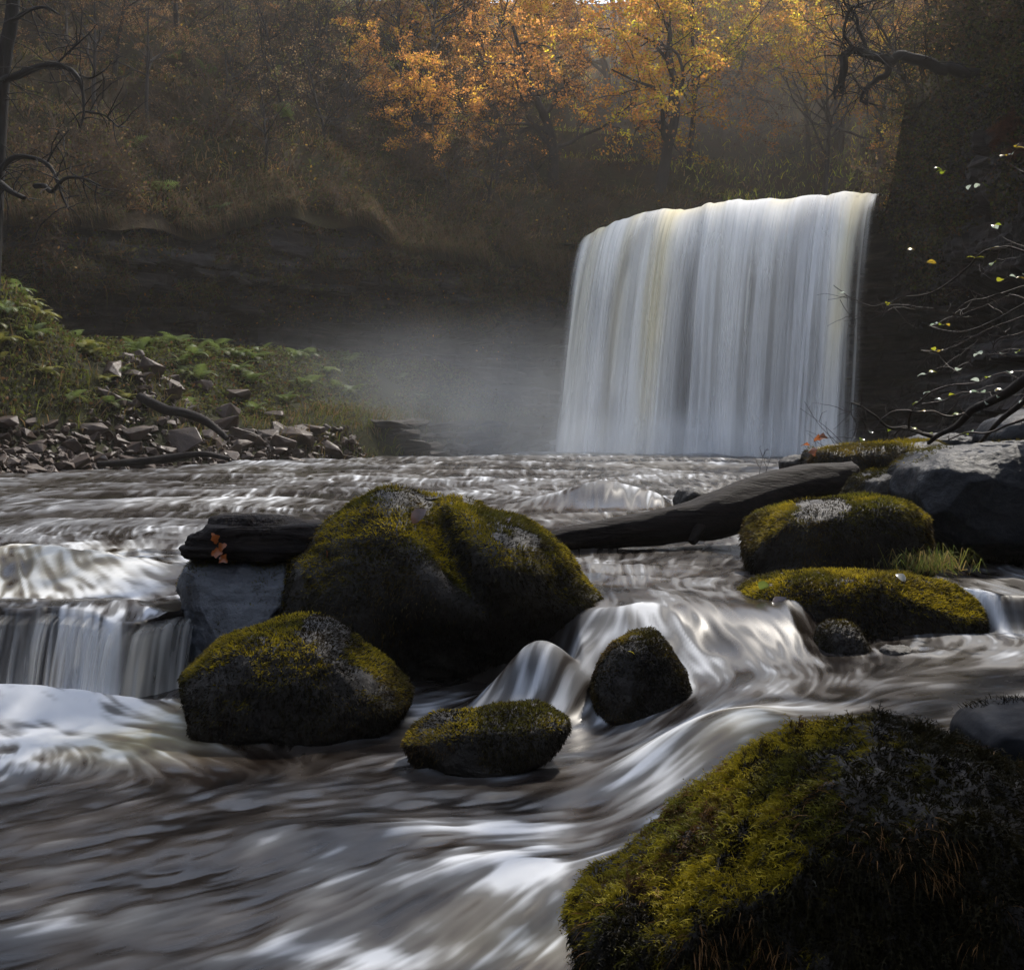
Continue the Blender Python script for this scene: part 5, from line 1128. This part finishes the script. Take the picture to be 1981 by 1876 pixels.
for _ in range(600):
    x = rng.uniform(-15.5, -9.5); y = rng.uniform(27, 34); z = float(floor_z(x, y))
    if z < 1.6 or (x + 13.2)**2 + (y - 31)**2 > 14: continue
    fern((x, y, z + .03), rng.uniform(.45, .8), 'yellow-green fern on the sunlit mound at the left edge', 'ferns on the left mound', rng, FRY if rng.rand() < .6 else FR, 8); k += 1
    if k >= 34: break
for (u, v, d, sc) in [(1862, 300, 35.0, .9), (1895, 268, 35.5, .9), (1912, 250, 35, .8), (1930, 290, 34, .7)]:
    p = P(u, v, d); s_, r_ = near_s(p[0], p[1]); w = gat(np.array([s_]))[0] - gnorm(np.array([s_]))[0] * .6
    fern((w[0], w[1], p[2]), sc, 'rust-red dead fern hanging on the dark right cliff', 'dead ferns on the right cliff', rng, FRR, 8, (0, -1.0))
for (u, v, d) in [(395, 150, 47), (520, 160, 47), (350, 120, 46), (540, 230, 46), (250, 300, 42), (300, 380, 42), (420, 420, 42)]:
    p = hill_hit(u, v, 36)
    if p is not None: fern(p, 1.1, 'green fern on the left slope among brown grass', 'ferns on the left slope', rng, FR, 7, (.5, .2))

# ---------------------------------------------------------------- near branches at the right
def d1(px, py): return (1505.5 + .2534 * px, 237.7 + .2534 * py)
def d2(px, py): return (1505.5 + .2534 * px, 633.9 + .2534 * py)
BR = [  # points (detail view 1 or 2), start depth, end depth, start radius
 (d1, [(2100, 1080), (1876, 985), (1800, 955), (1720, 950), (1580, 975), (1450, 1100), (1330, 1205), (1200, 1280), (1080, 1320), (930, 1330), (830, 1380), (720, 1400), (620, 1360), (530, 1320), (430, 1240)], 8.6, 9.2, .0085),
 (d1, [(830, 1380), (700, 1460), (600, 1500), (510, 1510)], 9.0, 9.2, .004), (d1, [(530, 1320), (460, 1340), (380, 1350)], 9.15, 9.25, .003), (d1, [(470, 1350), (530, 1440), (590, 1500)], 9.2, 9.2, .003), (d1, [(830, 1380), (815, 1450), (790, 1490)], 9, 8.9, .003),
 (d1, [(2100, 1180), (1876, 1245), (1750, 1285), (1600, 1335), (1480, 1355), (1380, 1420), (1320, 1490), (1240, 1560), (1150, 1550)], 8.4, 9.0, .0065),
 (d1, [(1580, 1330), (1450, 1270), (1340, 1190), (1200, 1080), (1050, 1015), (965, 965)], 8.7, 9.3, .005), (d1, [(2100, 1280), (1876, 1380), (1700, 1480), (1560, 1550), (1400, 1590), (1250, 1580), (1160, 1550)], 8.2, 8.9, .006),
 (d1, [(1700, 960), (1680, 1010), (1620, 1110), (1550, 1160), (1400, 1150), (1300, 1110)], 8.8, 9.2, .004), (d1, [(2000, 1400), (1876, 1470), (1650, 1560), (1480, 1640), (1340, 1700), (1230, 1760), (1100, 1730)], 8.3, 9.1, .005),
 (d1, [(2000, 1560), (1876, 1600), (1720, 1640), (1650, 1700), (1670, 1760), (1750, 1790)], 8.2, 8.4, .005), (d1, [(2000, 1730), (1876, 1750), (1650, 1770), (1500, 1780)], 8.0, 8.5, .004),
 (d1, [(1876, 120), (1760, 260), (1600, 380), (1500, 500), (1430, 400), (1370, 375), (1250, 370)], 8.6, 8.9, .004), (d1, [(2050, 330), (1900, 380), (1800, 340), (1700, 270)], 8.5, 8.7, .004), (d1, [(2000, 980), (1876, 940), (1720, 880), (1650, 790)], 8.5, 8.9, .004),
 (d1, [(1390, 1200), (1400, 1290), (1350, 1340)], 8.9, 8.8, .003), (d1, [(1600, 1330), (1600, 1400), (1590, 1430)], 8.8, 8.8, .004), (d1, [(1876, 1170), (1700, 1220), (1560, 1150), (1540, 1080)], 8.6, 8.9, .004), (d1, [(1380, 1430), (1410, 1460), (1360, 1490)], 8.9, 8.8, .003),
 (d2, [(2100, 250), (1876, 400), (1750, 490), (1620, 560), (1480, 630), (1400, 720), (1300, 780), (1200, 830), (1150, 880)], 8.8, 10.2, .045),
 (d2, [(1180, 830), (1080, 800), (980, 760), (860, 765), (800, 730), (720, 660), (640, 605), (560, 575)], 10.1, 9.6, .018), (d2, [(630, 600), (628, 530), (640, 460)], 9.6, 9.5, .006),
 (d2, [(1000, 760), (1000, 690), (1040, 600), (1120, 530), (1220, 470), (1350, 430), (1500, 420), (1700, 350), (1900, 330)], 9.9, 9.0, .010), (d2, [(1480, 640), (1300, 680), (1180, 640), (1040, 640), (900, 630), (800, 690), (740, 760), (700, 810)], 9.6, 9.6, .009),
 (d2, [(1876, 700), (1760, 740), (1600, 800), (1450, 800), (1300, 860)], 9.5, 10, .012), (d2, [(1100, 580), (1250, 560), (1400, 500), (1550, 500), (1700, 470)], 9.5, 9.2, .007), (d2, [(1290, 660), (1350, 590), (1370, 540), (1480, 500)], 9.6, 9.3, .007),
 (d2, [(2000, 420), (1880, 560), (1700, 700), (1560, 860), (1500, 930)], 9.0, 10.5, .03), (d2, [(830, 760), (830, 830), (780, 880)], 9.8, 10, .006), (d2, [(560, 580), (560, 660), (590, 740), (570, 830), (540, 900)], 9.7, 10.4, .005), (d2, [(600, 680), (660, 740), (640, 840), (600, 900)], 9.8, 10.4, .005),
 (d2, [(940, 760), (870, 840), (800, 900)], 9.9, 10.3, .006), (d2, [(1120, 360), (1200, 310), (1300, 300), (1400, 350)], 9.2, 9.0, .004), (d2, [(1370, 300), (1450, 270), (1500, 330)], 9.0, 9.0, .004), (d2, [(1100, 170), (1220, 190), (1300, 290), (1330, 440)], 9.0, 9.4, .005), (d2, [(1220, 190), (1400, 120), (1560, 40)], 9.0, 8.8, .004),
]
sh = empty('bare_shrub', (4.2, 9.6, .6)); tag(sh, 'leaning bare shrub with few pale and yellow leaves at the right edge', 'shrub')
rng = np.random.RandomState(77); paths = []; node = []
for fn, pl, a, b_, r0 in BR:
    pp = np.array([P(*fn(*q), a + (b_ - a) * i / (len(pl) - 1)) for i, q in enumerate(pl)]); c = catmull(pp, len(pl) * 6)
    c += np.stack([vnoise(c[:, 0] * 14, c[:, 2] * 14, k * 3.1, 5) for k in range(3)], 1) * .006
    rad = np.linspace(r0, max(r0 * .35, .0016), len(c)); node.append(c.copy())
    if pl[0][0] >= 1990:                                               # carry it back to the stem on the bank
        st = np.array([5.15, 8.9, min(max(.9, c[0][2] - .25), 2.6)]); k_ = catmull([st, (st + c[0]) / 2 + [0, 0, .08], c[0]], 8)[:-1]; c = np.concatenate([k_, c]); rad = np.concatenate([np.linspace(r0 * 1.6, r0, len(k_)), rad])
    paths.append((c, rad))
paths.append((catmull([(5.25, 8.9, .2), (5.2, 8.9, .9), (5.13, 8.9, 1.7), (5.2, 8.95, 2.7)], 14), np.linspace(.09, .035, 14)))
allc = np.concatenate(node)
for i in range(150):                                                   # side twigs
    p = allc[rng.randint(len(allc))]
    if p[0] < (1640 - CX) * p[1] / F and rng.rand() < .8: continue
    d = rng.normal(size=3); d[2] = d[2] * .6 + .1; d[0] -= .4; d /= np.linalg.norm(d); L = rng.uniform(.08, .4); pts_ = [p]
    for k in range(6): d = d + rng.normal(0, .22, 3); d /= np.linalg.norm(d); pts_.append(pts_[-1] + d * L / 6)
    paths.append((np.array(pts_), np.linspace(.003, .0014, 7)))
thick = [q for q in paths if q[1][0] > .0125]; thin = [q for q in paths if q[1][0] <= .0125]
V, Fc = tubes(thick, 8); adopt(link('branch', mkmesh('branch', V, Fc), MAT['bark']), sh)
V, Fc = tubes(thin, 5); adopt(link('twigs', mkmesh('twigs', V, Fc), MAT['twig']), sh)['kind'] = 'stuff'
def broad_leaf(name, col, seed, lobes=0, L=.055):
    n = 9; t = np.linspace(0, 1, n); w = .36 * L * np.sin(np.pi * t**.8)**.75 * (1 + (.35 * np.cos(t * lobes * 6.283) if lobes else .05 * np.cos(t * 40))); w[0] = w[-1] = .001 * L
    z = .18 * L * np.sin(t * 2.6) ; V = np.concatenate([np.stack([t * L, w, z + .25 * w], 1), np.stack([t * L, 0 * t, z], 1), np.stack([t * L, -w, z + .25 * w], 1)])
    Fq = np.concatenate([np.stack([np.arange(n - 1) + k * n, np.arange(1, n) + k * n, np.arange(1, n) + (k + 1) * n, np.arange(n - 1) + (k + 1) * n], 1) for k in range(2)])
    me = mkmesh(name, V, Fq, True, {'col': np.repeat([col], 3 * n, 0) * np.random.RandomState(seed).uniform(.9, 1.1, (3 * n, 1))}); me.materials.append(MAT['shiny_leaf']); return me
MAT['shiny_leaf'] = leaf_mat('shiny_leaf', .5, .22, spec=.8)
LYG = [broad_leaf('leaf', (.36, .36, .03), 1), broad_leaf('leaf', (.26, .32, .03), 2), broad_leaf('leaf', (.40, .28, .03), 3)]
LPALE = [broad_leaf('leaf', (.42, .48, .40), 4), broad_leaf('leaf', (.30, .38, .28), 5)]
lv = [(d1, 540, 1278, 1), (d1, 830, 1325, 0), (d1, 1025, 910, 0), (d1, 1250, 1030, 0), (d1, 1480, 1030, 0), (d1, 1500, 1040, 0), (d1, 1185, 1525, 1), (d1, 1235, 1500, 0), (d1, 1240, 1530, 0), (d1, 1195, 1670, 0), (d1, 1670, 1240, 0), (d1, 1800, 1140, 1), (d1, 1810, 1150, 0), (d1, 1860, 1085, 1),
      (d1, 1740, 745, 0), (d1, 1670, 720, 0), (d1, 1780, 170, 0), (d1, 1860, 190, 0), (d1, 1690, 265, 0), (d1, 1770, 258, 1), (d1, 1205, 325, 0), (d1, 1210, 385, 0), (d1, 1270, 420, 0), (d1, 1680, 950, 0), (d1, 1700, 1090, 0), (d1, 1450, 495, 1), (d1, 1500, 565, 1), (d1, 1570, 690, 1), (d1, 1220, 1750, 0), (d1, 1560, 1800, 1),
      (d2, 1060, 408, 1), (d2, 1060, 520, 1), (d2, 1140, 480, 1), (d2, 1345, 358, 1), (d2, 1525, 370, 1), (d2, 1580, 550, 1), (d2, 1480, 550, 1), (d2, 1500, 540, 1), (d2, 1255, 597, 1), (d2, 1585, 468, 1), (d2, 1710, 540, 1), (d2, 1640, 460, 1), (d2, 1470, 770, 1), (d2, 680, 828, 1), (d2, 640, 845, 0), (d2, 880, 720, 0), (d2, 1090, 690, 0),
      (d2, 1360, 640, 0), (d2, 1340, 500, 0), (d2, 1190, 400, 0), (d2, 1000, 790, 0), (d2, 1400, 800, 0), (d2, 1690, 440, 0), (d2, 1840, 590, 0), (d2, 1760, 355, 1), (d2, 1850, 510, 1), (d2, 1060, 560, 0), (d2, 1600, 370, 0), (d2, 1790, 460, 1), (d2, 1180, 800, 0), (d2, 1560, 240, 1), (d2, 1830, 150, 0), (d2, 1700, 210, 1), (d2, 1430, 890, 1)]
for fn, px, py, pale in lv:
    p = P(*fn(px, py), 9.0 + rng.uniform(-.3, .3)); u, v = fn(px, py); i = np.argmin(np.hypot(allc[:, 0] / allc[:, 1] * F + CX - u, HY - (allc[:, 2] - CAMZ) / allc[:, 1] * F - v)); p = allc[i] + np.array([0, -.004, .004])
    o = link('leaf', (LPALE if pale else LYG)[rng.randint(2 if pale else 3)], None, None, p, (rng.uniform(-.5, .5), rng.uniform(-.3, .6), rng.uniform(0, 6.28)), rng.uniform(.9, 1.35)); adopt(o, sh)
# thin weeds on the flat rock and on the log
def weed(label, base_d, lines, r=.0035, leaves=()):
    paths = []
    for pl in lines: paths.append((catmull([P(u, v, base_d) for u, v in pl], 10) , np.linspace(r, r * .5, 10)))
    V, Fc = tubes(paths, 4); b0 = paths[0][0][0]; e = empty('dead_weed', b0); tag(e, label, 'plant'); adopt(link('stems', mkmesh('stems', V, Fc), MAT['twig']), e)
    for (u, v) in leaves: adopt(link('leaf', LRUST, None, None, P(u, v, base_d - .02), (rng.rand(), rng.rand(), rng.rand() * 6), 1.3), e)
    return e
LRUST = broad_leaf('leaf', (.30, .10, .035), 8, 2, .075)
weed('bare thin stems slanting up from the flat mossy rock in front of the fall', 11.0, [[(1640, 868), (1600, 828), (1548, 790)], [(1632, 868), (1585, 822), (1556, 776)], [(1620, 868), (1600, 835), (1598, 815)], [(1585, 815), (1590, 800), (1600, 795)], [(1570, 800), (1565, 790), (1568, 785)]])
weed('withered weed with rust leaves at the left end of the flat mossy rock', 11.0, [[(1566, 880), (1560, 868), (1556, 860)], [(1580, 868), (1575, 850), (1562, 838)], [(1590, 868), (1588, 852), (1592, 840)], [(1575, 855), (1585, 845), (1595, 852)], [(1600, 866), (1585, 858), (1575, 848)]], .003, [(1566, 862), (1573, 866), (1590, 850), (1580, 846)])
weed('two thin bare weeds standing behind the fallen log', 10.4, [[(1466, 935), (1472, 900), (1480, 870)], [(1478, 930), (1484, 905), (1492, 882)], [(1470, 905), (1464, 895), (1462, 888)], [(1476, 885), (1470, 868), (1472, 862)], [(1484, 905), (1478, 892), (1480, 886)], [(1477, 880), (1484, 868), (1486, 872)]], .003)
# grass tuft on the right
m = 420; rngg = np.random.RandomState(88); c = P(1790, 1108, 7.85); p = c + rngg.normal(0, 1, (m, 3)) * [.12, .12, .01]; p[:, 2] = .45 + rngg.rand(m) * .04
b = blades(p, rngg.uniform(.12, .34, m), rngg.uniform(.003, .006, m), np.array([(.22, .22, .05), (.30, .22, .08), (.14, .18, .04)])[rngg.randint(3, size=m)] * rngg.uniform(.6, 1.3, (m, 1)), rngg, np.array([-.25, -.45, .75]), 1.3)
e = empty('grass_tuft', c); tag(e, 'straggling tuft of green and straw grass between the mossy boulder and the slate', 'grass tuft'); V, Fs, cc = join([b]); k = adopt(link('blades', mkmesh('blades', V, Fs, False, {'col': cc}), MAT['grass']), e); k['kind'] = 'stuff'
# fallen leaves on the rocks
LOAK = broad_leaf('fallen_leaf', (.16, .13, .14), 9, 3, .12); LORG = broad_leaf('fallen_leaf', (.42, .12, .03), 10, 2, .085); LGRN = broad_leaf('fallen_leaf', (.17, .22, .05), 11, 0, .075); LWHT = broad_leaf('fallen_leaf', (.55, .55, .50), 12, 0, .07); LBRN = broad_leaf('fallen_leaf', (.14, .08, .06), 13, 0, .11); LYEL = broad_leaf('fallen_leaf', (.45, .38, .04), 14, 3, .05); LRED = broad_leaf('fallen_leaf', (.11, .03, .014), 15, 0, .065)
dg = bpy.context.evaluated_depsgraph_get()
def on_rock(me, u, v, label, rz=0., lift=.012, sc=1., tilt=None, group=None):
    o_ = Vector((0, 0, CAMZ)); dv = Vector(P(u, v, 1.) - np.array([0, 0, CAMZ])).normalized()
    bpy.context.view_layer.update(); ok, loc, nor, *_ = S.ray_cast(bpy.context.evaluated_depsgraph_get(), o_, dv)
    if not ok: return None
    q = nor.to_track_quat('Z', 'Y') if tilt is None else Vector(tilt).to_track_quat('Z', 'Y')
    ob = link('fallen_leaf', me, None, None, loc + nor * lift); ob.rotation_mode = 'QUATERNION'
    ob.rotation_quaternion = q @ Matrix.Rotation(rz, 3, 'Z').to_quaternion(); ob.scale = (sc,) * 3; tag(ob, label, 'leaf', group); return ob
on_rock(LOAK, 1500, 1160, 'grey lobed oak leaf lying on the long mossy rock', -1.2, .02, .9, (0, -.8, .5)); on_rock(LGRN, 1490, 1140, 'green leaf beside the grey oak leaf on the long rock', .5, .015)
on_rock(LWHT, 1748, 1128, 'pale shiny leaf on the top edge of the long rock', 2.2, .015, 1., (0, -.6, .8)); on_rock(LBRN, 800, 1020, 'curled brown-pink leaf on top of the largest boulder', 1.0, .02, 1.0, (-.2, -.7, .6))
on_rock(LBRN, 958, 1005, 'dark brown leaf stuck in the moss of the largest boulder', 2.0, .02, .8); on_rock(LYEL, 1075, 1078, 'small yellow leaf on the right shoulder of the largest boulder', .3, .015, .9); on_rock(LYEL, 1227, 1272, 'small yellow leaf on the dark pointed rock', 1.3, .012, .8); on_rock(LRUST, 628, 1082, 'rust leaf on the left shoulder of the largest boulder', 1., .012, .8)
for i, (u, v, lb) in enumerate([(408, 1066, 'leftmost of the curled orange leaves on the broken wood'), (420, 1046, 'topmost of the curled orange leaves on the broken wood'), (441, 1060, 'rightmost of the curled orange leaves on the broken wood'), (425, 1070, 'lowest of the curled orange leaves on the broken wood')]):
    on_rock(LORG, u, v, lb, i * 1.9, .03, .8, (math.sin(i * 2), -1, .4), 'orange leaves on the broken wood')
on_rock(LRED, 1895, 1500, 'long red-brown leaf on the right slope of the nearest boulder', -1.0, .03, 1.1); on_rock(LWHT, 1562, 1722, 'tiny pale leaf fragment in the brown moss of the nearest boulder', .4, .02, .25)
# dark tree at the left edge
lt = empty('dark_tree', P(-10, 640, 29.5)); tag(lt, 'black leaning tree with arching bare limbs at the upper left edge', 'tree')
def e1(px, py): return (.36 * px, .36 * py)
tp = []
for pl, a, b_, r0, r1 in [([(-60, 1700), (-40, 1300), (-20, 900), (0, 560), (25, 300), (60, 120), (75, -60)], 29.5, 29.0, .24, .15), ([(0, 560), (20, 440), (100, 405), (210, 360), (300, 350), (390, 385), (440, 470), (450, 600), (430, 690)], 29, 28, .12, .02), ([(-30, 950), (0, 915), (70, 850), (160, 845), (250, 880), (300, 950), (330, 1040), (370, 1130)], 29, 28, .09, .02),
        ([(-30, 960), (0, 985), (60, 1030), (130, 1065)], 29, 28, .10, .05), ([(190, 1000), (240, 1000), (280, 1030), (350, 960), (450, 960), (540, 1000)], 28.5, 27.5, .07, .02), ([(250, 880), (300, 790), (370, 700)], 28.5, 28, .03, .01), ([(300, 350), (380, 270), (480, 180), (520, 130)], 28.8, 28, .03, .01), ([(390, 385), (480, 420), (560, 380), (600, 330)], 28.5, 28, .03, .01), ([(450, 600), (560, 620), (640, 690)], 28.3, 28, .03, .01), ([(60, 120), (150, 60), (240, 40), (320, 80)], 29, 28, .06, .02)]:
    pp = [P(*e1(*q), a + (b_ - a) * i / (len(pl) - 1)) for i, q in enumerate(pl)]; c = catmull(pp, len(pl) * 6); tp.append((c, np.linspace(r0, r1, len(c))))
base = np.concatenate([c for c, _ in tp[1:]])
for i in range(120):
    p = base[rng.randint(len(base))]; d = rng.normal(size=3); d[0] += .5; d /= np.linalg.norm(d); L = rng.uniform(.4, 1.5); q = [p]
    for k in range(7): d = d + rng.normal(0, .2, 3) + [0, 0, -.05]; d /= np.linalg.norm(d); q.append(q[-1] + d * L / 7)
    tp.append((np.array(q), np.linspace(.018, .006, 8)))
V, Fc = tubes(tp[:1], 10); adopt(link('trunk', mkmesh('trunk', V, Fc), MAT['dark_bark']), lt)
V, Fc = tubes(tp[1:], 6); adopt(link('limbs', mkmesh('limbs', V, Fc), MAT['dark_bark']), lt)
# broken limb at the right above the fall
rb = empty('broken_tree', P(1860, 118, 38)); tag(rb, 'broken dark limb jutting left from the right cliff above the fall', 'tree')
def e3(px, py): return (1267.8 + .36 * px, .36 * py)
tp = [(catmull([P(*e3(*q), 38) for q in [(1750, 420), (1500, 345), (1350, 320), (1250, 320), (1130, 295), (1060, 270), (1005, 305)]], 40), np.linspace(.20, .10, 40)), (catmull([P(*e3(*q), 38) for q in [(1010, 300), (1018, 360), (1015, 430), (1020, 490)]], 16), np.linspace(.14, .10, 16)),
      (catmull([P(*e3(*q), 38) for q in [(1020, 480), (985, 478), (960, 500), (962, 540)]], 12), np.linspace(.1, .03, 12)), (catmull([P(*e3(*q), 38) for q in [(1250, 330), (1230, 400), (1180, 460), (1140, 490), (1120, 580)]], 16), np.linspace(.12, .05, 16)), (catmull([P(*e3(*q), 38) for q in [(1060, 275), (1020, 200), (1010, 90), (1100, 40), (1180, 20)]], 20), np.linspace(.06, .03, 20)), (catmull([P(*e3(*q), 38) for q in [(1130, 290), (1080, 140), (1040, 60), (1000, -40)]], 20), np.linspace(.07, .03, 20))]
base = np.concatenate([c for c, _ in tp])
for i in range(110):
    p = base[rng.randint(len(base))]; d = rng.normal(size=3); d /= np.linalg.norm(d); L = rng.uniform(.5, 2.2); q = [p]
    for k in range(7): d = d + rng.normal(0, .25, 3); d /= np.linalg.norm(d); q.append(q[-1] + d * L / 7)
    tp.append((np.array(q), np.linspace(.022, .007, 8)))
for c, _ in tp[:6]: c += np.stack([vnoise(c[:, 0] * 2.5, c[:, 2] * 2.5, k * 3.1, 9) for k in range(3)], 1) * .13
V, Fc = tubes(tp, 9); adopt(link('limbs', mkmesh('limbs', V, Fc), MAT['dark_bark']), rb)

# ---------------------------------------------------------------- spray and haze
def volume(name, V, Fc, dens, col=(.93, .96, 1.0), aniso=.2, grad=None):
    m = bpy.data.materials.new(name); m.use_nodes = True; n = m.node_tree.nodes; n.remove(n['Principled BSDF'])
    v = n.new('ShaderNodeVolumePrincipled'); v.inputs['Color'].default_value = (*col, 1); v.inputs['Density'].default_value = dens; v.inputs['Anisotropy'].default_value = aniso
    m.node_tree.links.new(v.outputs[0], n['Material Output'].inputs['Volume'])
    o = link(name, mkmesh(name, V, Fc, True), m); o['kind'] = 'stuff'; return o, m, v
HAZE = 1
if HAZE:
    bx = np.array([(x, y, z) for x in (-152, 152) for y in (-152, 152) for z in (-2.05, 75)], float)
    bf = np.array([[0, 1, 3, 2], [4, 6, 7, 5], [0, 4, 5, 1], [2, 3, 7, 6], [0, 2, 6, 4], [1, 5, 7, 3]])
    volume('haze', bx, bf, .0005, (1.0, .95, .88), .3)
    # spray drifting off the foot of the fall, and glow mist added among the trees
    def puff(c, r, dens, label):
        D, Fc = ICO[3]; o, m, v = volume('spray', D, Fc, dens, (1.0, .90, .74) if c[2] > 10 else (.90, .95, 1.0), .2); o.location = c; o.scale = r; o['label'] = label  # the high mist carries the sun's warmth in its own colour
        n = m.node_tree.nodes; L = m.node_tree.links
        tc = n.new('ShaderNodeTexCoord'); ln = n.new('ShaderNodeVectorMath'); ln.operation = 'LENGTH'; L.new(tc.outputs['Object'], ln.inputs[0])
        mr = n.new('ShaderNodeMapRange'); mr.interpolation_type = 'SMOOTHSTEP'; mr.inputs[1].default_value = 1; mr.inputs[2].default_value = .05; mr.inputs[3].default_value = 0; mr.inputs[4].default_value = dens
        L.new(ln.outputs['Value'], mr.inputs[0])
        ns = n.new('ShaderNodeTexNoise'); ns.inputs['Scale'].default_value = 1.6; ns.inputs['Detail'].default_value = 3; L.new(tc.outputs['Object'], ns.inputs['Vector'])
        r2 = n.new('ShaderNodeMapRange'); r2.inputs[1].default_value = .3; r2.inputs[2].default_value = .7; r2.inputs[3].default_value = .25; r2.inputs[4].default_value = 1.5; L.new(ns.outputs[0], r2.inputs[0])
        mu = n.new('ShaderNodeMath'); mu.operation = 'MULTIPLY'; L.new(mr.outputs[0], mu.inputs[0]); L.new(r2.outputs[0], mu.inputs[1]); L.new(mu.outputs[0], v.inputs['Density'])
    puff((7.0, 45.5, .0), (8.5, 5.0, 2.6), .34, 'pale spray hanging at the foot of the waterfall')
    puff((-2.0, 45.5, 1.0), (12.0, 5.5, 6.0), .075, 'thin blue spray drifting left from the foot of the waterfall')
    puff((11.5, 76, 19), (14, 14, 13), .10, 'sun-tinted mist added among the trees above the fall for glow')
